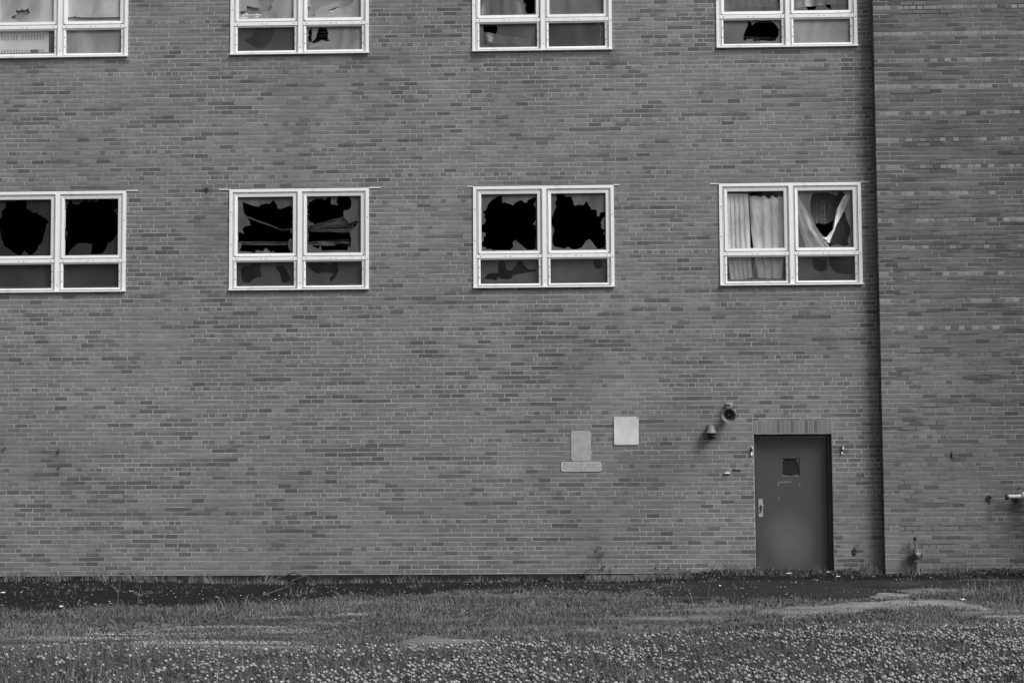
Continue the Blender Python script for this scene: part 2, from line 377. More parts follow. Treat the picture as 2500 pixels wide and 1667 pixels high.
# soldier course over the door
mb = MB(); r = random.Random(5); n = 17; w = (SOL[1]-SOL[0])/n
for i in range(n):
    a, b = SOL[0]+i*w+.006, SOL[0]+(i+1)*w-.006; t = .172*(1+r.gauss(0, .07)) if r.random() > .2 else .115
    mb.box(a, b, -.0045, .05, SOL[2]+.012, SOL[3]-.006, 0, t)
mb.box(SOL[0], SOL[1], -.0005, .14, SOL[2], SOL[3]-.0005, 1, .34)
pb(mb, 'door_lintel', [M_brick, M_mortar], 'soldier course of upright bricks over the door')
mb = MB(); mb.box(DX0-.02, DX1+.02, -.006, .15, DZ1-.012, DZ1+.002, 0)
pb(mb, 'lintel_angle', grey('rusty_steel', .14, .8, .5, 18))

# foundation strips: black tarred in the middle, pale blocks to the right of it
mb = MB()
def strip(x0, x1, z0, z1, y, t, seed):
    xs = np.arange(x0, x1+.04, .08)
    for a, b in zip(xs[:-1], xs[1:]):
        b = min(b, x1); ta, tb = [z1+.035*(float(fbm(q*2.5, 0, seed))-.62) for q in (a, b)]
        mb.add([(a, y, z0), (b, y, z0), (b, y, tb), (a, y, ta), (a, .02, ta), (b, .02, tb)], [(0,1,2,3), (3,2,5,4)], 0, t*(.8+.5*float(fbm(a*3, 1, seed))))
strip(-9, 5.42, -1.0, -.389, -.012, .016, 3)
pb(mb, 'foundation', M_conc, 'black tarred base strip under the brick')
mb = MB(); x = 5.43
for L in (.36, .34, .42, .30, .40, .38, .28):
    mb.box(x, min(x+L-.008, 7.94), -.03-rng.uniform(0, .012), .02, -1, -.405+rng.uniform(-.012, .008), 0, .14*rng.uniform(.85, 1.2)); x += L
mb.box(5.428, 7.94, -.016, .02, -1, -.43, 0, .2)
pb(mb, 'foundation', M_conc, 'pale block base left of the door')
mb = MB(); mb.box(9.14, CX, -.02, .02, -1, -.40, 0, .09); mb.box(CX-.02, 18, -PJ-.015, -PJ+.05, -1, -.405, 0, .05); pb(mb, 'foundation', M_conc)

# ------------------------------------------------------------------ windows
HOLES = {'00':{'UL':[[(262,1419),(376,1403),(433,1425),(570,1427),(592,1355),(585,1304),(675,1246),(704,1225),(732,1243),(813,1187),(905,1129),(937,1097),(928,1072),(895,1055),(893,993),(863,879),(836,777),(813,741),(779,727),(769,665),(718,608),(679,580),(639,584),(593,621),(570,650),(536,610),(503,574),(457,588),(388,623),(250,716),(190,887),(152,1138),(197,1171),(198,1251),(263,1319)]],'UR':[[(1243,1416),(1288,1430),(1301,1375),(1346,1354),(1403,1362),(1460,1396),(1505,1432),(1539,1395),(1579,1383),(1585,1417),(1665,1394),(1744,1438),(1835,1432),(1915,1408),(1994,1435),(2020,1412),(2021,1298),(1951,1267),(1985,1208),(2022,1151),(2009,1071),(2020,980),(2000,890),(1955,811),(1899,760),(1865,755),(1832,665),(1787,603),(1719,581),(1594,588),(1605,667),(1621,741),(1524,753),(1411,754),(1332,704),(1253,614),(1231,571),(1208,567),(1174,603),(1169,785),(1210,841),(1244,926),(1209,938),(1191,1001),(1168,1012),(1163,1251),(1227,1310),(1204,1342),(1244,1373)]]},'10':{'UL':[[(192,1374),(269,1338),(362,1302),(445,1287),(491,1326),(550,1337),(608,1328),(661,1389),(702,1351),(731,1297),(737,1256),(796,1252),(878,1284),(924,1303),(960,1269),(969,1224),(946,1195),(972,1160),(954,1131),(972,1107),(954,1072),(972,990),(937,931),(937,879),(972,872),(973,790),(920,779),(905,721),(909,639),(941,592),(927,566),(716,568),(670,600),(646,577),(599,613),(564,651),(506,596),(407,615),(378,568),(319,593),(143,606),(176,658),(173,746),(125,729),(121,823),(142,870),(121,899),(189,887),(221,863),(206,916),(189,940),(247,992),(323,1000),(305,1062),(270,1115),(222,1186),(199,1280)]],'UR':[[(1193,1351),(1252,1356),(1310,1391),(1415,1405),(1468,1377),(1521,1417),(1561,1438),(1562,1314),(1626,1305),(1673,1292),(1643,1351),(1661,1428),(1836,1435),(1877,1355),(1869,1273),(1836,1226),(1749,1206),(1752,1110),(1813,1051),(1830,1015),(1906,1038),(1974,1057),(1983,1025),(1906,921),(1860,892),(1860,816),(1877,781),(1865,675),(1848,629),(1830,688),(1813,597),(1417,598),(1399,680),(1376,628),(1323,646),(1195,718),(1224,846),(1189,911),(1194,940),(1247,987),(1297,986),(1293,1027),(1235,1039),(1188,1116),(1246,1174),(1188,1163),(1185,1210),(1223,1233),(1194,1257),(1193,1286),(1223,1327)]],'ll':[[(171,348),(230,388),(312,387),(335,428),(452,421),(473,380),(458,321),(488,204),(429,205),(359,170),(301,118),(207,131),(172,196)],[(704,377),(815,379),(873,317),(920,211),(932,153),(851,113),(804,119),(768,260),(715,319)]],'lr':[[(1189,407),(1317,412),(1469,405),(1516,381),(1656,420),(1673,286),(1621,181),(1551,117),(1528,170),(1597,251),(1481,270),(1341,248),(1224,337)]]},'20':{'UL':[[(427,1424),(444,1340),(444,1304),(479,1313),(537,1292),(595,1273),(612,1258),(641,1302),(734,1342),(769,1318),(803,1294),(839,1341),(908,1375),(953,1390),(960,1345),(925,1275),(959,1217),(953,1123),(958,1041),(917,972),(928,951),(952,972),(960,878),(964,785),(950,727),(961,692),(944,657),(958,610),(903,576),(833,574),(764,624),(695,683),(640,730),(597,690),(608,620),(555,574),(300,576),(266,594),(208,589),(185,621),(121,636),(133,700),(162,729),(157,782),(183,782),(184,846),(122,864),(107,911),(111,958),(175,992),(191,1050),(166,1083),(182,1120),(147,1177),(185,1185),(235,1295),(305,1365)]],'UR':[[(1268,1412),(1303,1429),(1396,1424),(1395,1393),(1505,1388),(1528,1315),(1550,1245),(1614,1262),(1689,1255),(1707,1290),(1742,1313),(1764,1254),(1804,1186),(1856,1189),(1891,1165),(1892,1078),(1925,1083),(1939,1135),(2012,1156),(2026,1088),(1976,1042),(1947,972),(1964,937),(1948,914),(1980,878),(2015,876),(1985,809),(2014,791),(2000,599),(1954,588),(1908,574),(1874,606),(1828,671),(1771,735),(1724,707),(1654,603),(1573,578),(1492,587),(1446,616),(1400,588),(1308,606),(1244,619),(1210,666),(1211,782),(1234,852),(1223,922),(1183,975),(1172,1027),(1225,1120),(1252,1190),(1278,1242),(1250,1278),(1285,1365)]],'ll':[[(373,377),(425,425),(471,399),(505,282),(575,264),(645,351),(680,426),(738,420),(795,326),(842,285),(951,278),(951,243),(760,222),(603,200),(574,142),(481,137),(412,144),(377,179),(360,138),(331,115),(238,134),(168,140),(169,158),(227,227),(372,231)]],'lr':[[(1838,426),(1895,408),(1970,401),(1969,302),(1906,277),(1848,304),(1835,362)]]},'30':{'UR':[[(1422,1392),(1502,1407),(1629,1408),(1709,1385),(1777,1353),(1853,1441),(1926,1351),(1878,1273),(1853,1168),(1920,1086),(1919,1016),(1984,865),(1982,772),(1940,668),(1956,616),(1887,576),(1784,612),(1669,579),(1603,707),(1525,800),(1447,941),(1399,1080),(1382,1243)]],'UL':[[(468,1394),(527,1442),(595,1433),(693,1426),(652,1397),(583,1392),(537,1367),(491,1358)],[(472,905),(495,928),(524,579),(478,580)],[(922,1371),(971,1330),(927,1313)]],'lr':[[(1398,402),(1490,407),(1535,377),(1627,394),(1626,220),(1531,206),(1440,239),(1413,309)],[(1661,411),(1719,433),(1856,403),(2016,378),(2037,302),(2023,164),(1988,147),(1783,178),(1715,225),(1659,306)]]},'31':{'LL':[[(509,435),(541,387),(551,349),(604,391),(667,429),(781,431),(874,387),(925,344),(944,290),(960,290),(953,195),(921,143),(910,106),(817,102),(672,114),(651,102),(620,115),(599,103),(573,105),(558,137),(475,139),(417,106),(415,171),(446,266),(489,361),(484,403)]],'UR':[[(1317,805),(1367,676),(1406,580),(1510,573),(1553,642),(1561,801),(1455,951)],[(1654,799),(1657,672),(1708,607),(1769,575),(1751,681),(1732,798)]],'UL':[[(943,778),(942,736),(973,704),(979,778)]]},'21':{'UL':[[(758,872),(778,786),(830,732),(814,657),(834,593),(902,584),(955,602),(961,698),(965,869)],[(132,775),(143,817),(159,796),(206,742),(205,710),(215,581),(168,577),(115,581),(111,658),(137,711)]],'LL':[[(167,422),(272,421),(367,424),(385,344),(355,217),(302,164),(192,113),(187,198),(167,337)]]},'11':{'UL':[[(397,931),(466,737),(349,749),(241,775),(246,701),(139,687),(154,578),(271,577),(271,626),(350,615),(408,584),(515,682),(594,690),(632,739),(627,789),(681,867),(720,926)]],'UR':[[(1228,918),(1223,829),(1258,735),(1184,751),(1185,578),(1307,591),(1316,669),(1404,747),(1492,766),(1628,813),(1697,762),(1511,686),(1511,617),(1667,704),(1843,750),(1911,848),(1921,907)]],'ll':[[(371,439),(655,434),(636,286),(588,188),(510,120),(392,122),(275,193),(196,243),(225,268),(294,277),(333,350)]],'LR':[[(1229,414),(1263,374),(1259,305),(1264,197),(1317,245),(1366,412),(1434,421),(1492,400),(1517,331),(1507,242),(1541,207),(1493,198),(1415,224),(1376,195),(1230,163),(1200,266),(1220,306),(1200,345)]]},'01':{'UL':[[(368,762),(449,756),(463,778),(513,755),(576,786),(595,717),(550,686),(514,664),(470,614),(425,597),(316,630),(306,658),(396,693)]],'UR':[[(1178,635),(1291,643),(1300,670),(1314,642),(1481,631),(2022,630),(2022,572),(1179,581)]]}}
# tone of each pane, dust plus painted-in reflection: (albedo, share let through); outer upper left, upper right, lower left, lower right; then the inner panes
PANES = {'00': ((.030, .10), (.028, .10), (.03, .75), (.03, .75), (.18, .05), (.18, .05)),
 '10': ((.095, .08), (.085, .1), (.035, .75), (.035, .75), (.30, .05), (.27, .05)),
 '20': ((.100, .05), (.110, .05), (.035, .75), (.035, .75), (.42, .05), (.38, .05)),
 '30': ((.30, .95), (.26, .72), (.16, .80), (.05, .7), (.0, 1.), (.42, .1)),
 '01': ((.36, .05), (.37, .05), (.5, .95), (.30, .35), (.0, 1.), (.26, .05)),
 '11': ((.36, .35), (.36, .35), (.08, .7), (.33, .45), (.26, .05), (.0, 1.)),
 '21': ((.17, .68), (.20, .60), (.17, .60), (.09, .3), (.0, 1.), (.10, .3)),
 '31': ((.19, .60), (.21, .60), (.15, .15), (.26, .05), (.0, 1.), (.22, .1))}
BACK = {'01': (.24, .36), '11': (.20, .21)}                 # pale blind close behind the upper panes
def member(mb, x0, x1, z0, z1, w, yo, yi, wb=None, wt=None, mi=0, yb=.055):
    """mitred sash frame: outer rectangle, member width w, front slopes from yo (outside) to yi (at the glass)"""
    wb = wb or w; wt = wt or w; o = [(x0, z0), (x1, z0), (x1, z1), (x0, z1)]; i = [(x0+w, z0+wb), (x1-w, z0+wb), (x1-w, z1-wt), (x0+w, z1-wt)]
    for k in range(4):
        e = .0012; q = (k+1) % 4; vs = [(o[k][0], yo, o[k][1]), (o[q][0], yo, o[q][1]), (i[q][0], yi, i[q][1]), (i[k][0], yi, i[k][1]),
              (i[q][0], yb, i[q][1]), (i[k][0], yb, i[k][1]), (o[k][0], yb+.005, o[k][1]), (o[q][0], yb+.005, o[q][1])]
        mb.add(vs, [(0,1,2,3), (3,2,4,5), (6,7,1,0)], mi)
def screws(mb, pts, y, mi=1):
    for x, z in pts: mb.lathe([(0, .0085), (.003, .007), (.004, .0)], (x, y, z), (0, -1, 0), 8, mi)
WLAB = {'00': 'window at the left edge, both large panes smashed to black', '10': 'window with torn film stretched across both smashed panes', '20': 'window with two big black jagged holes', '30': 'window with ragged pale curtains, nearest the corner',
        '01': 'upper window with a white grille unit behind its lower left pane', '11': 'upper window with pale panes and torn pieces inside', '21': 'upper window with pleated film and one broken corner', '31': 'upper window with one round black hole, nearest the corner'}
def window(i, row):
    key = f'{i}{row}'; X, Z = (i-1)*PITCH, ZB[row]; r = random.Random(i*7+row)
    def fin(mb, name, mats, par, label=None, smooth=False):
        o = mb.build(name, mats, par, smooth)
        if par is root: o.matrix_parent_inverse = Matrix.Identity(4)
        if label: o['label'] = label
        return o
    c = MB()
    c.box(0, .050, -.022, .12, .02, 1.555); c.box(WW-.050, WW, -.022, .12, .02, 1.555); c.box(.050, WW-.050, -.022, .12, 1.508, 1.555)
    c.box(-.004, WW+.004, -.050, .14, -.008, .016)           # sill
    c.box(.05, WW-.05, -.004, .12, .0165, .0285, 1)
    for a, b in ((.0585, .0700), (WW-.0700, WW-.0585), (1.0345, 1.0425), (1.1295, 1.1375)): c.box(a, b, -.006, .12, .026, 1.504)
    c.box(.0735, 1.030, -.006, .12, 1.489, 1.500); c.box(1.142, WW-.0735, -.006, .12, 1.489, 1.500)
    c.box(.05, WW-.05, .02, .115, 1.47, 1.507, 1); c.box(.05, .09, .02, .115, .03, 1.5, 1); c.box(WW-.09, WW-.05, .02, .115, .03, 1.5, 1)
    c.box(.03, WW-.03, .085, .118, .0255, .05, 1); c.box(.05, 2.1, .09, .115, .41, .53, 1); c.box(1.0, 1.17, .09, .115, .05, 1.5, 1)
    screws(c, [(.026, .68+.02*i), (.026, 1.2), (WW-.024, .45), (WW-.024, 1.1)], -.022, 2)
    root = c.build('window', [M_white, M_gap, M_screw], bld); root.location = (X, 0, Z); root.matrix_parent_inverse = Matrix.Translation(bld.location).inverted()
    root['label'] = WLAB[key]
    m = MB(); m.box(1.050, 1.122, -.024, .11, .017, 1.5075); m.box(1.060, 1.072, -.028, -.0245, .02, 1.5)
    screws(m, [(1.087, .10)], -.024, 1); fin(m, 'mullion', [M_white, M_screw], root)
    for xa, xb in ((.052, 1.0465), (1.1255, WW-.052)):
        q = MB(); q.box(xa+.003, xb-.003, -.017, .10, .450, .506)
        screws(q, [(xa+.06, .475), (xa+.44, .475), (xa+.52, .475), (xb-.06, .477)], -.017, 1); fin(q, 'rail', [M_white, M_screw], root)
    tones = PANES[key]
    for s, (xa, xb, za, zb, up) in enumerate(((.079, 1.0255, .5145, 1.4795, True), (1.1465, 2.0695, .5145, 1.4795, True), (.079, 1.0255, .030, .4415, False), (1.1465, 2.0695, .030, .4415, False))):
        q = MB()
        if up:
            member(q, xa, xb, za+.001, zb, .044, -.016, -.008)
            q.slab([[(xa, za-.004), (xa+.026, za-.004), (xa, za+.016)]], -.0185, -.017, 3); q.slab([[(xb, za-.004), (xb-.026, za-.004), (xb, za+.016)]], -.0185, -.017, 3)
        else:
            member(q, xa, xb, za, zb, .028, -.014, -.006, .026, .014)
            q.box(xa+.01, xb-.01, .045, .062, za+.02, za+.062, 1)
            screws(q, [(xa+.014, za+.13), (xa+.014, za+.28), (xb-.014, za+.13), (xb-.014, za+.28)], -.013, 2)
        jit = r.uniform(-.003, .003)
        so_ = fin(q, 'sash', [M_white if r.random() < .6 else M_white2, M_ledge, M_screw, M_gap], root); so_.location = (0, jit, 0)
        slot = ('UL', 'UR', 'LL', 'LR')[s]
        rx0, rx1, rz0, rz1 = xa+.012, xb-.012, za+.012, zb-.008
        hs = HOLES.get(key, {}).get(slot, [])
        def clip(l): return [(min(max(p[0]/1000, rx0+.004), rx1-.004), min(max(p[1]/1000, rz0+.004), rz1-.004)) for p in l]
        def pane(hl, y, t, name, lab):
            q = MB(); loops = [[(rx0, rz0), (rx1, rz0), (rx1, rz1), (rx0, rz1)]]
            for h in hl:
                p = clip(h); cl = [p[0]]
                for w_ in p[1:]:
                    if abs(w_[0]-cl[-1][0])+abs(w_[1]-cl[-1][1]) > .004: cl.append(w_)
                # jagged edge: small shards between the traced points
                jg = []
                for u, v in zip(cl, cl[1:]+cl[:1]):
                    jg.append(u); d = math.hypot(v[0]-u[0], v[1]-u[1])
                    if d > .05:
                        f = r.uniform(.35, .65); e = r.uniform(-.006, .006)
                        jg.append((min(max(u[0]+(v[0]-u[0])*f-(v[1]-u[1])/d*e, rx0+.003), rx1-.003), min(max(u[1]+(v[1]-u[1])*f+(v[0]-u[0])/d*e, rz0+.003), rz1-.003)))
                loops.append(jg)
            q.slab(loops, y, y+.004)
            return fin(q, name, pane_mat(f'pane_{key}_{slot}_{name}', t[0], t[1], i*4+s+row*3), root, lab)
        pane(hs, .028, tones[s], 'pane', 'shattered pane with jagged edges' if hs else None)
        if up and key in BACK: pane([], .06, (BACK[key][s], .05), 'inner_pane', None)
        if not up and tones[s+2][1] < .9:
            ih = HOLES.get(key, {}).get(slot.lower(), []); pane(ih, .075, tones[s+2], 'inner_pane', 'broken inner pane' if ih else None)
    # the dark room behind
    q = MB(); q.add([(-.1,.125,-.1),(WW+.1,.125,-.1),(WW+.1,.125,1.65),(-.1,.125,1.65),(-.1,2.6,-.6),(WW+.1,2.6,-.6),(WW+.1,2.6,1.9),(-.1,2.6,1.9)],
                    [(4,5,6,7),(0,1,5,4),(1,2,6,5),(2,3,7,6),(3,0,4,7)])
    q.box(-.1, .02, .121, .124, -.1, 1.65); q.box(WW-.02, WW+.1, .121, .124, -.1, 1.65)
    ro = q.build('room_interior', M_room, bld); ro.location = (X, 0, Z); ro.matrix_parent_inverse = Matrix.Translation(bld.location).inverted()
    # ends of the steel lintel over the lower row
    if row == 0:
        q = MB(); e0, e1 = {0: (.16, .178), 1: (.158, .178), 2: (.09, .09), 3: (.135, .13)}[i]
        q.box(-e0, -.006, -.014, .06, 1.549, 1.560); q.box(WW+.006, WW+e1, -.014, .06, 1.549, 1.560); q.box(0.01, WW-.01, -.006, .05, 1.557, 1.570, 1)
        l = q.build('lintel', [M_white, M_gap], bld); l.location = (X, 0, Z); l.matrix_parent_inverse = Matrix.Translation(bld.location).inverted()
for row in (0, 1):
    for i in range(4): window(i, row)

# ------------------------------------------------------------------ the steel door
def _door():
    m = bpy.data.materials.new('dark_door_paint'); t, b = nodes(m)                # scuffed paint; sheen painted into the colour as a paler low patch, ragged outline
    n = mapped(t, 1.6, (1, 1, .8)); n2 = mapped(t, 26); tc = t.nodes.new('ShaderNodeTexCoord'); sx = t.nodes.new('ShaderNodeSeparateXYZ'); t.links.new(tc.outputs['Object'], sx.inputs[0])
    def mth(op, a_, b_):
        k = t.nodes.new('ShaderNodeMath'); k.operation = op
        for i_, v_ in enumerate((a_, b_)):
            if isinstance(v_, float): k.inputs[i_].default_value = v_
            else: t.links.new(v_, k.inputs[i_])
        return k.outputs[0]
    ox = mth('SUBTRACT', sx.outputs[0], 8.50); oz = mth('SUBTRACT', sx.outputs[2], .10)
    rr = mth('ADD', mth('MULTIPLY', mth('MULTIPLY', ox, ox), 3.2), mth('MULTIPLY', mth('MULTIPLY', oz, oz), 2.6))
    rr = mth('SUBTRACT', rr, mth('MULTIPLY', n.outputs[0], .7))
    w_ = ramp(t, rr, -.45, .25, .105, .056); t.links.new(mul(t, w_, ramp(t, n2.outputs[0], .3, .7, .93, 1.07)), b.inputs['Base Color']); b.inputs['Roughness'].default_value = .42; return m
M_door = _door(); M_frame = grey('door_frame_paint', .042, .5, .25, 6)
M_steel = grey('dull_steel', .34, .45, .2, 14, metal=.3); M_black = grey('black_metal', .015, .6, .3, 12); M_rust = grey('rusted_iron', .05, .9, .5, 20, bmp=.4)
M_alu = grey('bare_aluminium', .24, .5, .12, 5); M_film = grey('thin_plastic_film', .22, .5, .2, 6)
YD = .175                                                    # face of the door leaf
mb = MB(); mb.box(DX0+.002, DX0+.052, .110, .26, -.5, 1.642); mb.box(DX1-.052, DX1-.002, .110, .26, -.5, 1.642); mb.box(DX0+.002, DX1-.002, .110, .26, 1.643, 1.692)
for z in (1.32, .62, -.1): mb.tube([(DX1-.056, .160, z-.06), (DX1-.056, .160, z+.06)], .009, 8)
pb(mb, 'door_frame', M_frame)
dl, dr, db, dt = DX0+.057, DX1-.057, -.36, 1.637
wx0, wx1, wz0, wz1 = 8.395, 8.665, 1.050, 1.320
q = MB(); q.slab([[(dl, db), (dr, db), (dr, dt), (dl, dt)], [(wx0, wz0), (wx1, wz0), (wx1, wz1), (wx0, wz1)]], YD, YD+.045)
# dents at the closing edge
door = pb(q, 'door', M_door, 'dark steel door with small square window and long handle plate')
def child(mb, name, mats, par, smooth=False, label=None):
    o = mb.build(name, mats, par, smooth)
    if label: o['label'] = label
    return o
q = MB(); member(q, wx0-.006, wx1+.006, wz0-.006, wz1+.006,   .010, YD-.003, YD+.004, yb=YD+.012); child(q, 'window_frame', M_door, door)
q = MB(); q.slab([[(wx0-.002, wz0-.002), (wx1+.002, wz0-.002), (wx1+.002, wz1+.002), (wx0-.002, wz1+.002)],
   [(wx0+.012, wz0+.05), (wx0+.03, wz0+.018), (wx0+.09, wz0+.012), (wx0+.15, wz0+.006), (wx0+.20, wz0+.014), (wx1-.03, wz0+.03), (wx1-.012, wz0+.01), (wx1-.01, wz0+.12), (wx1-.02, wz0+.2), (wx1-.045, wz1-.012), (wx0+.1, wz1-.008), (wx0+.04, wz1-.012), (wx0+.012, wz1-.05)]], YD+.014, YD+.018)
child(q, 'pane', grey('cracked_door_glass', .12, .3, .4, 20), door, label='broken door pane with only its edges left')
q = MB(); q.box(wx0-.03, wx1+.03, YD+.0205, YD+.0445, wz0-.03, wz1+.03); child(q, 'window_backing', grey('black_board', .008, .9, .3, 9), door)
# handle plate with lever and cylinder
def rrect(x0, x1, z0, z1, r, n=6):
    p = []
    for cx_, cz_, a0 in ((x1-r, z1-r, 0), (x0+r, z1-r, 90), (x0+r, z0+r, 180), (x1-r, z0+r, 270)):
        for k in range(n+1): a = math.radians(a0+90*k/n); p.append((cx_+r*math.cos(a), cz_+r*math.sin(a)))
    return p
q = MB(); q.slab([rrect(8.036, 8.103, .442, .714, .018)], YD-.008, YD+.001); q.slab([rrect(8.054, 8.088, .53, .62, .006)], YD-.0095, YD-.0078, 1)
q.tube([(8.075, YD-.01, .602), (8.075, YD-.045, .606), (8.085, YD-.05, .618), (8.115, YD-.05, .622)], [.010, .010, .009, .007], 10)
q.lathe([(0, .012), (.012, .011), (.013, 0)], (8.064, YD-.008, .522), (0, -1, 0), 12, 1); child(q, 'handle', [M_steel, M_rust], door)
q = MB(); q.lathe([(-.002, .014), (.006, .014), (.007, .008)], (8.514, YD, 1.0), (0, -1, 0), 14, 1); q.lathe([(.0, .0075), (.009, .006), (.010, 0)], (8.514, YD, 1.0), (0, -1, 0), 12, 0)
child(q, 'peephole', [M_steel, M_black], door)
M_glue = grey('old_glue', .20, .8, .35, 50)                     # glue left by a torn-off notice
for P in ([(8.336, .90), (8.345, .905), (8.350, .952), (8.44, .960), (8.50, .966), (8.545, .962), (8.55, .972), (8.50, .978), (8.43, .972), (8.345, .968), (8.338, .95)],
          [(8.660, .905), (8.670, .908), (8.672, .945), (8.664, .955), (8.658, .93)], [(8.342, .70), (8.352, .705), (8.350, .74), (8.343, .75)]):
    q = MB(); q.slab([P], YD-.0012, YD); child(q, 'glue_residue', M_glue, door)
q = MB(); q.box(DX0+.01, DX1-.01, -.03, .2, -.7, -.375); pb(q, 'doorstep', grey('dirty_concrete', .09, .9, .35, 8, bmp=.5))

# ------------------------------------------------------------------ plates and signs on the wall
def plate(name, x0, x1, z0, z1, r, v, label, cat, holes, y=-.016, th=.004, mats=None, big=()):
    t = empty(name, ((x0+x1)/2, y, z0), label, cat)
    q = MB(); q.slab([[(a-(x0+x1)/2, b-z0) for a, b in rrect(x0, x1, z0, z1, r)]], 0, th); q.build('panel', mats or grey(name+'_face'+str(v), v, .55, .16, 9), t)
    for hx, hz in holes:
        s = .0085 if (hx, hz) in big else .0055
        q = MB(); q.lathe([(0, s), (.003, s*.9), (.004, 0)], (hx-(x0+x1)/2, 0, hz-z0), (0, -1, 0), 10); q.build('bolt', M_black, t)
    return t
plate('faded_sign', 5.212, 5.513, 1.300, 1.760, .045, .335, 'tall blank grey sign with rounded corners, standing directly above the wide faded one', 'sign', [(5.360, 1.724), (5.362, 1.339)], y=-.010)
sg = plate('faded_sign', 5.060, 5.672, 1.143, 1.292, .035, .40, 'wide low sign with ghost lettering, fixed under the tall blank sign', 'sign',
      [(5.110, 1.268), (5.083, 1.205), (5.365, 1.282), (5.367, 1.156), (5.651, 1.208)], y=-.014, big=[(5.110, 1.268)])
mg = grey('ghost_lettering', .30, .6, .14, 30); mr = grey('unfaded_field', .355, .6, .16, 14)
q = MB(); q.slab([[(a-5.366, b-1.143) for a, b in rrect(5.105, 5.60, 1.160, 1.277, .03)]], -.0008, 0); q.build('faded_field', mr, sg)
def text(s, size, mat, par, loc, name='lettering'):
    cu = bpy.data.curves.new(name, 'FONT'); cu.body = s; cu.size = size; cu.extrude = .0005; cu.align_x = 'CENTER'; cu.align_y = 'CENTER'; cu.space_character = 1.12
    tmp = bpy.data.objects.new(name, cu); S.collection.objects.link(tmp); bpy.context.view_layer.update()
    me = bpy.data.meshes.new_from_object(tmp.evaluated_get(bpy.context.evaluated_depsgraph_get())); bpy.data.objects.remove(tmp)
    o = bpy.data.objects.new(name, me); S.collection.objects.link(o); me.materials.clear(); me.materials.append(mat)
    o.rotation_euler = (math.pi/2, 0, 0); o.location = loc; o.parent = par; return o
text('PARKING', .122, mg, sg, (.0, -.0016, .074))
m = bpy.data.materials.new('brushed_plate'); t_, b_ = nodes(m)
n_ = mapped(t_, 3.5, (1, 1, .55)); n2_ = mapped(t_, 1.2, (1, 1, 1)); t_.links.new(mul(t_, ramp(t_, n_.outputs[0], .3, .72, .66, .42), ramp(t_, n2_.outputs[0], .3, .7, 1.1, .85)), b_.inputs['Base Color']); b_.inputs['Roughness'].default_value = .5
plate('metal_plate', 5.862, 6.233, 1.540, 1.964, .004, .5, 'square bright bare metal plate, brightest and highest of the plates left of the door', 'plate',
      [(5.876, 1.948), (6.043, 1.950), (6.217, 1.950), (5.876, 1.554), (6.217, 1.554)], y=-.020, mats=m, big=[(6.217, 1.950)])

# ------------------------------------------------------------------ horn loudspeaker and lamp
t = empty('horn_loudspeaker', (7.595, 0, 1.965), 'round grey horn loudspeaker on a small bracket above the wall lamp', 'loudspeaker')
hm = grey('weathered_horn', .17, .6, .2, 10); ax = Vector((-.10, -1, -.13)).normalized()
q = MB(); o = Vector((0, -.02, .03))
q.lathe([(.02, .035), (.06, .045), (.09, .05), (.13, .062), (.18, .085), (.225, .104), (.232, .110), (.236, .106), (.225, .098), (.18, .078), (.13, .055), (.08, .042), (.05, .036), (.05, 0)], o, ax, 40)
q.build('horn', hm, t, True)
q = MB(); q.lathe([(.05, .012), (.12, .022), (.155, .026), (.17, .022), (.176, .010), (.177, 0)], o, ax, 24); q.build('reentrant_cone', grey('dusty_cone', .10, .6, .2, 20), t, True)
q = MB(); q.lathe([(-.01, 0), (-.01, .045), (.03, .05), (.05, .046)], o, ax, 24); q.build('driver', M_black, t, True)
q = MB(); q.box(-.055, .050, -.012, 0, .105, .20); q.box(-.045, .055, -.05, -.012, .125, .185, 0); q.box(-.050, -.040, -.10, -.05, .10, .18, 1)
q.tube([(-.06, -.09, .14), (-.045, -.11, .11), (.04, -.11, .108), (.075, -.09, .145)], .010, 8, 1)
q.lathe([(0, .018), (.008, .018), (.009, 0)], (-.012, -.05, .158), (0, -1, 0), 12, 1); q.lathe([(0, .010), (.008, .010), (.009, 0)], (.018, -.05, .152), (0, -1, 0), 10, 1)
q.build('bracket', [M_steel, M_black], t)
t = empty('wall_lamp', (7.315, 0, 1.61), 'small bell shaped wall lamp with black lower housing, left below the loudspeaker', 'lamp')
q = MB(); L = Vector((0, -.11, 0))
q.lathe([(.215, 0), (.212, .035), (.195, .052), (.16, .062), (.152, .066), (.125, .072), (.105, .088), (.095, .094), (.092, .090), (.10, .07)], L, (0, 0, 1), 32); q.build('shade', grey('lamp_shade_metal', .17, .6, .15, 12), t, True)
q = MB(); q.lathe([(.098, .06), (.094, .095), (.088, .075), (.06, .05), (.055, .062), (.045, .062), (.04, .048), (.012, .045), (.004, .03), (.003, 0)], L, (0, 0, 1), 28); q.build('lamp_housing', M_black, t, True)
q = MB(); q.lathe([(0, .05), (.012, .05), (.014, .03)], (-.02, 0, .14), (0, -1, 0), 20); q.tube([(-.02, 0, .14), (-.07, -.05, .16), (-.065, -.09, .2), (-.03, -.11, .215)], .010, 8)
q.tube([(-.055, -.10, .215), (-.10, -.09, .09)], .007, 8); q.build('arm', M_rust, t)

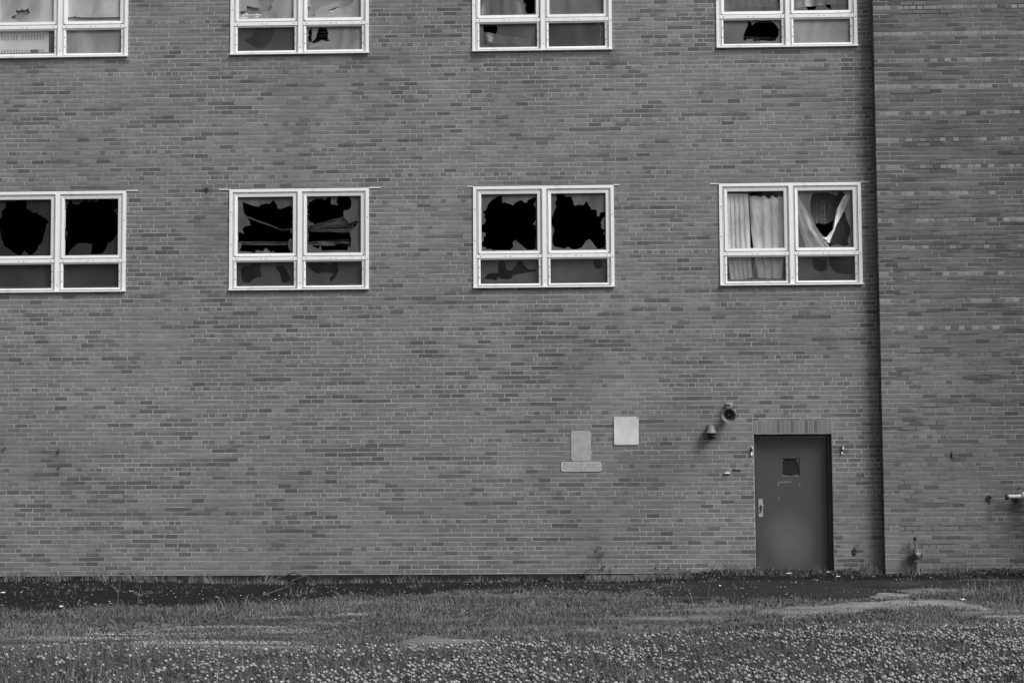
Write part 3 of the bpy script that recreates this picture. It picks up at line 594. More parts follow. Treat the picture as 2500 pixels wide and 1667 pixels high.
# small fittings
def fitting(name, loc, label, cat, parts, group=None):
    t = empty(name, loc, label, cat, group)
    for nm, mt, fn in parts: q = MB(); fn(q); q.build(nm, mt, t)
    return t
def hook(q, dx):
    q.box(-.007, .007, -.035, 0, .085, .115)
    q.tube([(0, -.006, .10), (dx*.3, -.012, .05), (dx*.6, -.010, .0)], .006, 6)
M_bright = grey('galvanised_zinc', .85, .35, .08, 20)
fitting('wall_bracket', (7.927, -.004, 1.375), 'bright metal bracket on the wall just left of the door frame top', 'bracket',
  [('clip', M_bright, lambda q: q.box(-.004, .020, -.03, 0, .095, .125)), ('clip', M_bright, lambda q: q.box(-.012, .010, -.03, 0, -.01, .045)), ('stem', M_rust, lambda q: hook(q, .01))])
fitting('wall_bracket', (9.283, -.004, 1.395), 'bright metal bracket on the wall right of the door', 'bracket',
  [('clip', M_bright, lambda q: q.box(-.002, .018, -.03, 0, .055, .11)), ('clip', M_bright, lambda q: q.box(-.016, .004, -.03, 0, -.012, .012)), ('stem', M_rust, lambda q: hook(q, -.015))])
fitting('pipe_clip', (7.558, -.004, 1.098), 'short bright horizontal clip on the wall left of the door, lower of two', 'clip',
  [('clip', M_bright, lambda q: q.box(-.038, .036, -.03, 0, 0, .02)), ('base', M_black, lambda q: q.box(-.045, .034, -.022, 0, -.010, -.0005))])
fitting('rusty_bolt', (7.691, -.004, 1.160), 'rusty bolt with twisted tie above the short bright clip', 'bolt',
  [('bolt', M_steel, lambda q: q.lathe([(0, .012), (.03, .010), (.031, 0)], (-.01, 0, .012), (0, -1, 0), 8)), ('tie', M_rust, lambda q: (q.tube([(-.05, -.01, -.005), (-.01, -.02, .0), (.04, -.012, -.008), (.075, -.008, -.018)], .009, 6)))])
fitting('rusty_bolt', (9.582, -.004, 1.070), 'rusty bolt with dark tie on the wall between the door and the corner', 'bolt',
  [('bolt', M_steel, lambda q: q.box(.02, .032, -.022, 0, 0, .026)), ('tie', M_rust, lambda q: (q.tube([(-.085, -.01, .008), (-.03, -.014, -.01), (.01, -.01, -.018)], .006, 6)))])
fitting('outlet_cover', (9.436, -.003, -.138), 'black oval outlet cover low on the wall right of the door', 'outlet',
  [('cover', M_black, lambda q: q.slab([[(.031*math.cos(a*math.pi/12), .06+.06*math.sin(a*math.pi/12)) for a in range(24)]], -.014, 0)),
   ('socket', M_rust, lambda q: q.lathe([(0, .013), (.006, .012), (.007, 0)], (.002, -.014, .085), (0, -1, 0), 12)), ('socket', M_rust, lambda q: q.lathe([(0, .012), (.006, .011), (.007, 0)], (.004, -.014, .032), (0, -1, 0), 12))])
for x, z, h, lb in ((-3.433, 1.525, .045, 'short rusty stud at the far left edge of the wall'), (-2.602, 1.485, .05, 'short rusty stud in the lower left wall, upper of two'), (-2.589, 1.248, .025, 'short rusty stud in the lower left wall, lower of two')):
    fitting('rusty_stud', (x, -.004, z), lb, 'stud', [('stud', M_rust, lambda q: (q.tube([(0, 0, h*.6), (.002, -.02, h*.5)], .014, 8), q.tube([(0, -.02, h), (-.004, -.022, 0)], .012, 7)))], 'rusty studs in the wall')
fitting('rusty_stud', (10.876, -PJ-.004, 1.345), 'rusty stud with a drip stain high on the darker right wall', 'stud', [('stud', M_rust, lambda q: (q.tube([(0, 0, .05), (0, -.02, .05)], .010, 8), q.tube([(0, -.012, .03), (.002, -.012, -.02)], .013, 7)))])
fitting('wall_hook', (-.361, -.004, 5.46), 'dark blotch of a burnt anchor between the two left lower windows', 'anchor', [('anchor', M_black, lambda q: (q.lathe([(0, .022), (.008, .018), (.009, 0)], (0, 0, .045), (0, -1, 0), 12), q.box(-.010, .012, -.006, 0, -.01, .03)))])

# ------------------------------------------------------------------ pipes on the right wing
t = empty('gas_riser', (10.30, -PJ-.09, -.40), 'short upright pipe with valve standing out of the ground by the corner', 'pipe')
M_pipe = grey('weathered_grey_pipe', .12, .7, .2, 14); M_lite = grey('pale_painted_pipe', .42, .5, .12, 8)
q = MB(); q.lathe([(-.2, .038), (.215, .038)], (0, 0, 0), (0, 0, 1), 20); q.lathe([(.17, .038), (.175, .052), (.225, .052), (.23, .04)], (0, 0, 0), (0, 0, 1), 6); q.build('riser', M_pipe, t, False)
q = MB(); q.lathe([(.21, .04), (.235, .062), (.29, .072), (.35, .062), (.38, .035)], (0, 0, 0), (0, 0, 1), 20); q.build('valve_body', grey('valve_iron', .09, .7, .35, 18), t, True)
q = MB(); q.lathe([(0, .032), (.012, .034), (.02, .026), (.022, 0)], (.0, -.062, .295), (0, -1, 0), 18); q.build('valve_cap', M_alu, t, True)
q = MB(); q.tube([(0, 0, .36), (-.008, 0, .44), (-.018, 0, .52)], [.028, .018, .014], 10); q.build('stem', M_pipe, t)
q = MB(); q.lathe([(.50, .018), (.505, .027), (.545, .027), (.55, 0)], (-.018, 0, 0), (0, 0, 1), 10); q.build('stem_cap', M_black, t)
q = MB(); q.add([(-.03,-.03,.36),(-.11,-.035,.325),(-.095,-.035,.26),(-.085,-.03,.30),(-.04,-.03,.30),(-.03,-.015,.36),(-.11,-.02,.325),(-.095,-.02,.26),(-.085,-.015,.30),(-.04,-.015,.30)],
   [(0,1,2,3,4),(9,8,7,6,5),(0,5,6,1),(1,6,7,2),(2,7,8,3),(3,8,9,4),(4,9,5,0)]); q.build('valve_handle', M_rust, t)
for s in (-1, 1): q = MB(); q.tube([(s*.045, -.03, .205), (s*.048, -.03, .225), (s*.072, -.03, .255), (s*.07, -.03, .30)], [.014, .012, .009, .009], 8); q.build('lug', M_black, t)
t = empty('wall_pipe', (11.83, -PJ, .68), 'pale horizontal pipe with black end cap, cut off by the right edge of the photograph', 'pipe')
yp = -.13; q = MB(); q.lathe([(-.185, .030), (-.06, .030), (-.02, .034), (.05, .034), (.9, .034)], (0, yp, .055), (1, 0, 0), 20); q.build('pipe', M_lite, t, True)
q = MB(); q.lathe([(-.03, .02), (-.02, .045), (.0, .058), (.04, .062), (.10, .058), (.13, .04)], (.04, yp, .06), (1, .0, 0), 24); q.build('elbow', M_lite, t, True)
q = MB(); q.lathe([(-.215, 0), (-.214, .036), (-.205, .042), (-.18, .042), (-.172, .030)], (0, yp, .05), (1, 0, 0), 16); q.build('end_cap', M_black, t, False)
q = MB(); q.lathe([(0, .075), (.012, .073), (.016, .05)], (-.01, 0, .04), (0, -1, 0), 24); q.tube([(0, 0, .045), (0, yp, .05)], .028, 12); q.build('flange', M_rust, t)
fitting('pipe_stub', (11.405, -PJ, .69), 'black open pipe stub with a long drip stain, left of the pale pipe', 'pipe',
  [('stub', M_rust, lambda q: q.lathe([(0, .040), (.03, .036), (.032, .024), (.004, .022), (.004, 0)], (0, 0, .03), (0, -1, 0), 20)), ('drip', M_black, lambda q: q.box(-.012, .010, -.006, 0, -.075, .01))])
for x, z, lb in ((11.846, .858, 'small black drilled hole plug above the pale pipe'), (12.02-.05, 2.575, 'small black anchor plug near the right edge, right of two'), (11.86-.05, 2.57, 'small black anchor plug near the right edge, left of two')):
    fitting('wall_plug', (x, -PJ-.003, z), lb, 'plug', [('plug', M_black, lambda q: q.lathe([(0, .013), (.006, .012), (.007, 0)], (0, 0, 0), (0, -1, 0), 10))], 'plugs in the right wall')

# ------------------------------------------------------------------ curtains, film and other things inside the windows
def wpt(key, a, b):
    """a place in a window, from measurements of the photograph, as metres in that window"""
    if key == 'B': return (a-163)*1.167/1000, (1447-b-(a-600)*.0095)*1.170/1000
    if key == 'D': return (a-145)*1.150/1000, (1432-b-(a-600)*.0105)*1.168/1000
    if key == 'E': return (a-112)*1.034/1000, (700-b-(a-600)*.012)*1.05/1000
    if key == 'G': return (a-88)*.970/1000, (874-b-(a-600)*.0113)*.975/1000
    if key == 'F': return (a-133)*1.043/1000, (752-b-(a-600)*.012)*1.05/1000
def drape(name, key, i, row, Lp, Rp, folds, amp, y0, mat, label, cat, seed=0, sag=0, group=None, ragged=0., shred=0., crum=0.):
    nu, nv = 90, 60; r = random.Random(seed); V = np.zeros((nv+1, nu+1, 3))
    def along(P):
        P = np.array([wpt(key, *p) for p in P]); d = np.concatenate([[0], np.cumsum(np.hypot(*np.diff(P, axis=0).T))]); d /= d[-1]
        return lambda v: (np.interp(v, d, P[:, 0]), np.interp(v, d, P[:, 1]))
    Lf, Rf = along(Lp), along(Rp); u = np.linspace(0, 1, nu+1)
    for j in range(nv+1):
        v = j/nv; lx, lz = Lf(v); rx, rz = Rf(v)
        ph = folds*(u+.10*fbm(u*3+seed, v*1.4+u*0, seed))+.35*fbm(u*2, v*2+u*0, seed+5)
        w = np.sin(2*np.pi*ph); w = np.sign(w)*np.abs(w)**.8
        x = lx+(rx-lx)*u+.006*w*(folds > 0); z = lz+(rz-lz)*u-sag*np.sin(np.pi*u)*(1-v)
        if ragged: z = z-ragged*(fbm(u*9+seed, u*0, seed+9)-.5)*(1 if j == 0 else .0)
        y = y0+amp*w*(.6+.6*fbm(u*2+3, v*2+u*0, seed+2))+amp*1.2*(fbm(u*5, v*5+u*0, seed+3)-.5)
        if crum: y = y+crum*(fbm(u*2.2+v*2.5+seed, v*3.2-u*2, seed+31, 4)-.5)*2; x = x+crum*.5*(fbm(u*3+7, v*4+u*0, seed+33)-.5)
        V[j] = np.stack([x, y, z], -1)
    idx = np.arange((nv+1)*(nu+1)).reshape(nv+1, nu+1)
    F = np.stack([idx[:-1, :-1], idx[1:, :-1], idx[1:, 1:], idx[:-1, 1:]], -1)
    if shred:
        jj, uu = np.meshgrid(np.arange(nv), np.arange(nu), indexing='ij'); F = F[(vnoise(jj*.33+seed, uu*.015, seed+41) > shred) | (uu < 2) | (uu > nu-3)]
    F = F.reshape(-1, 4); o = np_mesh(name, V.reshape(-1, 3), [F], mat, smooth=True); o.location = ((i-1)*PITCH, 0, ZB[row])
    return tag(o, label, cat, group)
m = bpy.data.materials.new('curtain_cloth'); t_, b_ = nodes(m); n_ = mapped(t_, 2.5); n2_ = mapped(t_, 9)
t_.links.new(mul(t_, ramp(t_, n_.outputs[0], .3, .55, .97, .75), ramp(t_, n2_.outputs[0], .5, .75, 1.0, .8)), b_.inputs['Base Color']); b_.inputs['Roughness'].default_value = .8; M_curt = m
drape('curtain', 'D', 3, 0, [(222,222),(238,600),(252,945),(290,1375)], [(530,228),(546,600),(556,945),(575,1330)], 5.0, .007, .068, M_curt, 'pale pleated curtain, left half of the pair in the ragged curtained window', 'curtain', 3, crum=.014)
drape('curtain', 'D', 3, 0, [(548,245),(562,600),(592,945),(630,1330)], [(1010,262),(1010,600),(1010,945),(960,1340)], 3.4, .010, .072, M_curt, 'pale creased curtain, right half of the pair, slipping off its rail', 'curtain', 8, .02, ragged=.07, crum=.024)
drape('curtain', 'D', 3, 0, [(1150,215),(1165,480),(1215,740),(1290,960)], [(1190,225),(1350,500),(1460,730),(1620,960)], 2.5, .009, .074, M_curt, 'torn pale curtain slanting down across the left of the smashed pane', 'curtain', 12, crum=.032)
drape('curtain', 'D', 3, 0, [(1790,255),(1700,440),(1650,690),(1555,800),(1490,790)], [(1900,225),(1800,460),(1690,650),(1600,880),(1555,850)], 1.5, .009, .068, M_curt, 'thin twisted strip of curtain forming the right arm of a V', 'curtain', 17, crum=.030)
M_f1 = grey('grey_plastic_film', .045, .35, .4, 7); M_f2 = grey('pale_plastic_film', .36, .5, .2, 5)
GB = 'torn plastic film behind the smashed panes'
drape('plastic_film', 'B', 1, 0, [(285,425),(285,455)], [(850,640),(850,660)], 1.3, .010, .075, M_f1, 'thin film strip sloping down across the left smashed pane', 'film', 21, group=GB, shred=.42)
drape('plastic_film', 'B', 1, 0, [(845,640),(845,660)], [(1010,625),(1010,648)], 1.3, .008, .078, M_f1, 'short film end at the right of the left smashed pane', 'film', 22, group=GB, shred=.42)
drape('plastic_film', 'B', 1, 0, [(275,800),(275,850)], [(1010,805),(1010,855)], 1.6, .012, .080, M_f1, 'level film band low across the left smashed pane', 'film', 23, group=GB, shred=.42)
drape('plastic_film', 'B', 1, 0, [(1180,600),(1180,640)], [(1925,395),(1925,560)], .7, .014, .082, M_f1, 'pleated film fan spreading upwards across the right smashed pane', 'film', 24, group=GB, shred=.42)
drape('plastic_film', 'B', 1, 0, [(1185,625),(1185,665)], [(1800,560),(1800,690)], .6, .014, .090, M_f1, 'lower pleats of film under the fan in the right smashed pane', 'film', 25, group=GB, shred=.42)
drape('plastic_film', 'B', 1, 0, [(1185,800),(1185,850)], [(1925,765),(1925,865)], 2.5, .012, .086, M_f1, 'level film band low across the right smashed pane', 'film', 26, group=GB, shred=.42)
GU = 'pleated film behind the upper panes'
drape('plastic_film', 'F', 2, 1, [(235,-330),(235,-140),(235,240)], [(860,-330),(890,-60),(905,200)], 4.2, .020, .085, M_f2, 'pleated pale film behind the upper left pane', 'film', 31, group=GU)
drape('plastic_film', 'F', 2, 1, [(1250,-330),(1250,230)], [(2085,-330),(2085,215)], 3.2, .020, .085, M_f2, 'wide pale film fold behind the upper right pane', 'film', 32, group=GU)
drape('plastic_film', 'F', 2, 1, [(300,440),(320,600)], [(1060,560),(1060,660)], 4, .014, .110, M_f2, 'film fan behind the broken lower left pane', 'film', 33, group=GU)
drape('plastic_film', 'E', 3, 1, [(215,-330),(215,90)], [(1040,-330),(1040,80)], 7, .014, .085, M_f2, 'level pleats of film behind the left large pane', 'film', 34, group=GU)
drape('plastic_film', 'E', 3, 1, [(1240,-330),(1240,90)], [(2085,-330),(2085,20)], 5, .014, .100, M_f2, 'level pleats of film behind the right broken large pane', 'film', 35, group=GU)
drape('plastic_film', 'E', 3, 1, [(500,455),(500,520)], [(1040,480),(1040,515)], 2, .01, .30, M_f1, 'faint film strip inside the round hole', 'film', 36, group=GU)

t = empty('grille_unit', (-PITCH+.085, .066, ZB[1]+.03), 'white ventilation unit with two rows of slots behind the upper left corner window', 'ventilator')
q = MB(); q.box(.0, .80, 0, .02, .03, .40); q.build('front_panel', grey('unit_enamel', .92, .5, .05, 4), t)
ms = grey('unit_slot', .50, .7, .1, 10)
for row, z0, z1 in ((0, .265, .345), (1, .045, .115)):
    for k in range(16):
        x = .01+k*.046
        if row == 0 and k in (7,) or row == 1 and 11 <= k <= 13: continue
        q = MB(); q.box(x, x+.026, -.002, .001, z0, z1); q.build('slot', ms, t)
q = MB(); q.box(.515, .645, -.003, .001, .050, .115); q.build('control_flap', grey('unit_flap', .12, .7, .1, 10), t)

GP = 'crumpled pale sheets inside the upper window'
M_sheet = grey('crumpled_sheet', .50, .7, .2, 9)
drape('crumpled_sheet', 'G', 1, 1, [(215,225),(215,310)], [(1090,235),(1090,305)], 0, .004, .046, M_sheet, 'low heap of crumpled pale sheet along the bottom of the left upper pane', 'sheet', 41, -.02, GP, ragged=.12, crum=.012)
drape('crumpled_sheet', 'G', 1, 1, [(1420,210),(1420,300)], [(2060,200),(2080,290)], 0, .004, .046, M_sheet, 'taller heap of crumpled pale sheet behind the right upper pane', 'sheet', 42, -.06, GP, ragged=.14, crum=.012)
drape('crumpled_sheet', 'G', 1, 1, [(1330,700),(1330,790)], [(2180,690),(2180,790)], 0, .006, .085, M_sheet, 'heap of crumpled pale sheet in the lower right pane beside the black hole', 'sheet', 43, -.05, GP, ragged=.16, crum=.03)
drape('crumpled_sheet', 'G', 1, 1, [(1340,440),(1340,700)], [(2180,430),(2180,700)], 1.2, .012, .14, M_f1, 'wrinkled grey film hanging in the lower right pane', 'sheet', 44, 0, GP, shred=.55, crum=.01)
x0, z0 = wpt('D', 1280, 640); t = empty('leaning_board', (3*PITCH-PITCH, .33, ZB[0]), 'grey board with white drips standing inside the window with the V shaped curtain', 'board')
P = [wpt('D', *p) for p in [(1260,150),(1960,150),(1960,980),(1640,980),(1655,800),(1690,545),(1620,590),(1500,580),(1400,612),(1260,640)]]
q = MB(); q.slab([P], 0, .02); q.build('board', grey('grey_board', .17, .9, .3, 3.5), t)
q = MB(); r = random.Random(4)
for cx_, z1, z2, n in ((1470, 300, 580, 16), (1540, 285, 600, 30), (1578, 290, 600, 60), (1652, 335, 385, 8), (1820, 610, 750, 16)):
    for k in range(n):
        x, z = wpt('D', cx_+r.gauss(0, 4), r.uniform(z1, z2)); s = r.uniform(.002, .0055); q.slab([[(x-s*.7, z), (x, z-s*1.6), (x+s*.7, z), (x, z+s*1.6)]], -.002, .0)
q.build('paint_drips', grey('white_drips', 2.0 if False else .9, .6, .1, 9), t)

# cords and wires hanging from windows
def cord(i, row, pts, label, y=-.03, mat=None, rad=.0022):
    q = MB(); P = [Vector((p[0], y if len(p) < 3 else p[2], p[1])) for p in pts]
    sm = []
    for k in range(len(P)-1):
        for s in range(5): 
            f = s/5; p0, p1, p2, p3 = P[max(k-1, 0)], P[k], P[k+1], P[min(k+2, len(P)-1)]
            sm.append(.5*((2*p1)+(-p0+p2)*f+(2*p0-5*p1+4*p2-p3)*f*f+(-p0+3*p1-3*p2+p3)*f**3))
    sm.append(P[-1]); q.tube(sm, rad, 6); o = q.build('cord', mat or M_steel, smooth=True); o.location = ((i-1)*PITCH, 0, ZB[row]); return tag(o, label, 'cord')
w = lambda a, b: wpt('D', a, b)
cord(3, 0, [w(640,1530), w(575,1410), w(600,1180), w(625,1080), w(680,1050), w(730,1085), w(765,1290), w(758,1470)], 'pale looped cord dangling over the sill of the curtained window')
cord(3, 0, [w(775,1380), w(820,1430), w(860,1540)], 'short dark cord end hanging below the sill of the curtained window', mat=M_rust)
cord(3, 0, [w(1180,1100), w(1250,1080), w(1320,1050)], 'short pale cord behind the lower right pane of the curtained window', y=.02)
cord(2, 1, [wpt('F', 1970,328), wpt('F', 2030,380), wpt('F', 2035,450), wpt('F', 2010,550)], 'curved pale cord hanging in the upper window with pleated film', y=.02)

# ------------------------------------------------------------------ things on the ground
def xlim(y): return -4.6-(-y)*.0+np.interp(-np.asarray(y, float), [0, 13], [0, 4.6]), np.interp(-np.asarray(y, float), [0, 13], [13.6, 9.7])
def scatter(n, y0=-14.2, y1=-.02):
    y = NR.uniform(y0, y1, n); a, b = xlim(y); x = a+(b-a)*NR.random(n); return x, y
ASPH = ['asphalt']; CON = ['concA', 'concB', 'concC', 'concD', 'concE']; GRV = ['gravA', 'gravB']
def blades(name, x, y, h, w, lean, tone, mat, label=None, seg=2):
    n = len(x); z = gz(x, y)-.004; th = NR.uniform(0, 2*np.pi, n); la = NR.uniform(0, 2*np.pi, n)
    dx, dy = np.cos(th)*w/2, np.sin(th)*w/2; lx, ly = np.cos(la)*lean*h, np.sin(la)*lean*h
    V = np.zeros((n, 5, 3)); b = np.stack([x, y, z], -1); d = np.stack([dx, dy, 0*dx], -1)
    m = np.stack([x+lx*.35, y+ly*.35, z+h*.58], -1); tp = np.stack([x+lx, y+ly, z+h*np.sqrt(np.clip(1-lean**2*.35, .2, 1))], -1)
    V[:, 0] = b-d; V[:, 1] = b+d; V[:, 2] = m+d*.8; V[:, 3] = m-d*.8; V[:, 4] = tp
    i = (np.arange(n)*5)[:, None]; Q = i+np.array([0,1,2,3]); T = i+np.array([3,2,4])
    return tag(np_mesh(name, V.reshape(-1, 3), [Q, T], mat, np.repeat(tone, 5)), label, kind='stuff')
# low grass and weeds over everything that is not paved
x, y = scatter(330000); dens = fbm(x*.8, y*1.7, 201, 4); paved = zmask(x, y, ASPH, 1.1); cn = zmask(x, y, CON, .35, 13); gv = zmask(x, y, GRV, .6, 15)
p = np.clip((dens-.38)*5, .08, 1)*np.where(paved, .05, 1)*np.where(cn, np.where(x < 6, .6, .34), 1)*np.where(gv, .09, 1)
p *= np.where(zmask(x, y, ['clover'], .3, 17), .8, 1)
k = NR.random(len(x)) < p; x, y = x[k], y[k]; d2 = fbm(x*.8, y*1.1, 205, 3); n = len(x)
h = (.018+.075*np.clip(d2-.3, 0, 1))*NR.uniform(.5, 1.6, n)
tone = (.05+.155*np.clip(fbm(x*1.1, y*1.9, 211, 5)-.15, 0, 1))*NR.uniform(.65, 1.35, n); dry = NR.random(n) < .12; tone[dry] *= 1.7
blades('grass', x, y, h, NR.uniform(.004, .010, n), NR.uniform(.1, .9, n), tone, M_leaf)
# broad low leaves of the creeping weeds
x, y = scatter(120000); dd = fbm(x*1.3, y*2.1, 207, 4); k = (NR.random(len(x)) < np.clip((dd-.44)*6, 0, 1)) & ~zmask(x, y, ASPH, 1.1) & ~(zmask(x, y, GRV, .6, 15) & (NR.random(len(x)) < .9)); x, y = x[k], y[k]; n = len(x)
blades('ground_weeds', x, y, NR.uniform(.02, .055, n), NR.uniform(.010, .022, n), NR.uniform(.5, 1.5, n), (.045+.12*fbm(x*1.5, y*2.4, 213, 4))*NR.uniform(.7, 1.3, n), M_leaf)
# taller tufts
def tufts(nc, per, hh, zone, name, yr=(-14, -.3), sp=.09):
    cx_, cy_ = scatter(nc, *yr); d = fbm(cx_*.7, cy_*.9, 221, 3); ok = zone(cx_, cy_, d); cx_, cy_ = cx_[ok], cy_[ok]; m = len(cx_)
    s = NR.uniform(.6, 1.35, m); c = NR.integers(0, m, m*per); x = cx_[c]+NR.normal(0, sp, m*per)*s[c]; y = cy_[c]+NR.normal(0, sp, m*per)*s[c]
    h = hh*s[c]*NR.uniform(.35, 1.15, len(c)); t = ((.055+.06*NR.random(m))*(.55+1.0*fbm(cx_*1.0, cy_*1.6, 215)))[c]*1.25*NR.uniform(.7, 1.3, len(c)); t[NR.random(len(c)) < .1] *= 1.8
    blades(name, x, y, h, NR.uniform(.004, .009, len(c)), NR.uniform(.1, .95, len(c)), t, M_leaf)
notp = lambda x, y: ~zmask(x, y, ASPH+CON, 1.0)
tufts(1500, 44, .075, lambda x, y, d: notp(x, y) & (d > .42) & ~zmask(x, y, GRV, .3), 'tall_grass', (-10.5, -.6))
tufts(240, 45, .14, lambda x, y, d: notp(x, y) & ((np.abs(y+5.2) < 1.0) & (x < 6) | (x > 9.7) & (y > -5) & (y < -.5)), 'tall_grass', (-7, -.6))
tufts(60, 34, .22, lambda x, y, d: (y > -.5) & (d > .5), 'wall_foot_grass', (-.5, -.05), .06)
tufts(420, 24, .12, lambda x, y, d: (y > -.55) & (NR.random(len(x)) < .5), 'wall_foot_grass', (-.5, -.04), .05)
tufts(700, 40, .16, lambda x, y, d: zmask(x, y, ['clover'], .3, 17) & (d > .3), 'meadow_grass', (-14.2, -8.6), .12)
tufts(80, 30, .09, lambda x, y, d: zmask(x, y, ASPH, 1.1) & (d > .5), 'crack_grass', (-5, -.5), .10)
# clover leaves and flower heads
x, y = scatter(64000, -14.4, -8.2); k = zmask(x, y, ['clover'], .35, 17); x, y = x[k], y[k]; n = len(x); dz = fbm(x*1.1, y*1.1, 231, 3)
h = (.03+.09*dz)*NR.uniform(.5, 1.25, n); z = gz(x, y)+h; th = NR.uniform(0, 2*np.pi, n); s = NR.uniform(.008, .016, n); V = np.zeros((n, 3, 4, 3)); tx, ty = NR.uniform(-.5, .5, n), NR.uniform(-.5, .5, n)
for q3 in range(3):
    for c4, (ra, an) in enumerate(((0, 0), (1., -.5), (1.35, 0), (1., .5))):
        a = th+q3*2*np.pi/3+an; px_, py_ = ra*s*np.cos(a), ra*s*np.sin(a); V[:, q3, c4] = np.stack([x+px_, y+py_, z+px_*tx+py_*ty], -1)
F = (np.arange(n*3)*4)[:, None]+np.array([0,1,2,3]); t = np.repeat((.055+.06*NR.random(n))*(.8+.5*dz), 12)
tag(np_mesh('clover_leaves', V.reshape(-1, 3), [F], M_clov, t), kind='stuff')
x, y = scatter(48000, -14.4, -8.2); k = zmask(x, y, ['clover'], .35, 17)
pd = np.clip((fbm(x*1.4, y*1.6, 241, 4)-.31)*4.0, 0.08, 1)*np.interp(x, [0, 3, 6, 9], [.24, .34, .8, 1.05])*np.interp(-y, [8.4, 9.4, 13, 14.4], [.5, .8, 1, 1])*.40
k &= NR.random(len(x)) < pd; x, y = x[k], y[k]; n = len(x)
stemh = (.06+.10*fbm(x*1.1, y*1.1, 231, 3))*NR.uniform(.75, 1.25, n)
hx, hy = x+NR.normal(0, .012, n), y+NR.normal(0, .012, n); hz = gz(x, y)+stemh
nr, ns = 5, 8; V = np.zeros((n, nr*ns, 3)); T = np.zeros((n, nr*ns)); R = NR.uniform(.0105, .0165, n); ft = NR.uniform(.15, .38, n)
prof = [(-.75, .45, .45), (-.35, .95, .62), (.2, 1.0, .95), (.7, .72, 1.1), (.95, .25, 1.1)]
for a_, (zz, rr, tt) in enumerate(prof):
    for b_ in range(ns):
        j = a_*ns+b_; an = 2*np.pi*b_/ns+a_*.4; jr = NR.uniform(.78, 1.18, n)
        V[:, j] = np.stack([hx+R*rr*jr*np.cos(an), hy+R*rr*jr*np.sin(an), hz+R*.95*zz*NR.uniform(.85, 1.15, n)], -1); T[:, j] = ft*tt*NR.uniform(.7, 1.15, n)
base = (np.arange(n)*nr*ns)[:, None]; Fq = []
for a_ in range(nr-1):
    for b_ in range(ns): Fq.append(base+np.array([a_*ns+b_, a_*ns+(b_+1) % ns, (a_+1)*ns+(b_+1) % ns, (a_+1)*ns+b_]))
cap = base+np.array([(nr-1)*ns+b_ for b_ in range(ns)]); 
tag(np_mesh('clover_flowers', V.reshape(-1, 3), [np.concatenate(Fq), cap], M_flow, T.ravel()), kind='stuff')
print('flowers', n)
blades('clover_stems', x, y, stemh, np.full(n, .0035), np.full(n, .02), np.full(n, .09), M_clov)
# gravel
x, y = scatter(110000, -10.6, -5.2); g = zmask(x, y, GRV, .6, 15); k = g & (NR.random(len(x)) < .8); xo, yo = scatter(7000); k2 = ~zmask(xo, yo, ['clover'], .3, 17) & (fbm(xo, yo, 251) > .45)
x = np.concatenate([x[k], xo[k2]]); y = np.concatenate([y[k], yo[k2]]); n = len(x); s = NR.uniform(.005, .016, n)
oc = np.array([(1,0,0),(0,1,0),(-1,0,0),(0,-1,0),(0,0,.7),(0,0,-.7)]); V = oc[None]*NR.uniform(.6, 1.3, (n, 6, 3))*s[:, None, None]; V[..., 0] += x[:, None]; V[..., 1] += y[:, None]; V[..., 2] += (gz(x, y)+s*.2)[:, None]
F3 = np.array([(0,1,4),(1,2,4),(2,3,4),(3,0,4),(1,0,5),(2,1,5),(3,2,5),(0,3,5)]); F = ((np.arange(n)*6)[:, None, None]+F3[None]).reshape(-1, 3)
t = (.05+.34*np.clip(fbm(x*.6, y*3.4, 261, 4)-.38, 0, 1)*1.9)*NR.uniform(.5, 1.6, n)
tag(np_mesh('gravel', V.reshape(-1, 3), [F], M_stone, np.repeat(t, 6)), kind='stuff')
# pale crumbs, glass and leaves scattered on the dark pavement
x, y = scatter(5200, -6.2, -.08); k = zmask(x, y, ASPH, 1.1) & (fbm(x*1.4, y*1.4, 271, 3) > .46); x, y = x[k], y[k]; n = len(x); s = NR.uniform(.003, .013, n)*np.where(NR.random(n) < .06, 1.9, 1); th = NR.uniform(0, 6.28, n)
V = np.zeros((n, 4, 3)); zz = gz(x, y)+.016
for c4, (u_, v_) in enumerate(((-1,-.5),(1,-.6),(.8,.6),(-.9,.5))):
    V[:, c4] = np.stack([x+s*(u_*np.cos(th)-v_*np.sin(th)), y+s*(u_*np.sin(th)+v_*np.cos(th)), zz+s*NR.uniform(-.1, .8, n)], -1)
tag(np_mesh('debris', V.reshape(-1, 3), [(np.arange(n)*4)[:, None]+np.array([0,1,2,3])], M_bits, np.repeat(NR.uniform(.12, .75, n), 4)), kind='stuff')
# dead leaves and dirt gathered along the wall foot
nl = 16000; x = NR.uniform(-5, 13.5, nl); wy = np.where(x > CX, -PJ, 0); y = wy-.02-np.abs(NR.normal(0, .16, nl)); k = fbm(x*1.3, y*0, 281, 3) > .40; x, y = x[k], y[k]; n = len(x)
s = NR.uniform(.006, .022, n); th = NR.uniform(0, 6.28, n); V = np.zeros((n, 4, 3)); zz = gz(x, y)+NR.uniform(.005, .09, n)*np.clip(fbm(x*2, y*0, 283)*3-1.1, .05, 1)*np.exp(y/.25*(x < CX)-0*y)
for c4, (u_, v_) in enumerate(((-1,-.4),(1,-.5),(.8,.5),(-.9,.4))):
    V[:, c4] = np.stack([x+s*(u_*np.cos(th)-v_*np.sin(th)), y+s*(u_*np.sin(th)+v_*np.cos(th)), zz+s*NR.uniform(-.6, .9, n)], -1)
tag(np_mesh('leaf_litter', V.reshape(-1, 3), [(np.arange(n)*4)[:, None]+np.array([0,1,2,3])], M_bits, np.repeat(NR.uniform(.015, .09, n), 4)), kind='stuff')

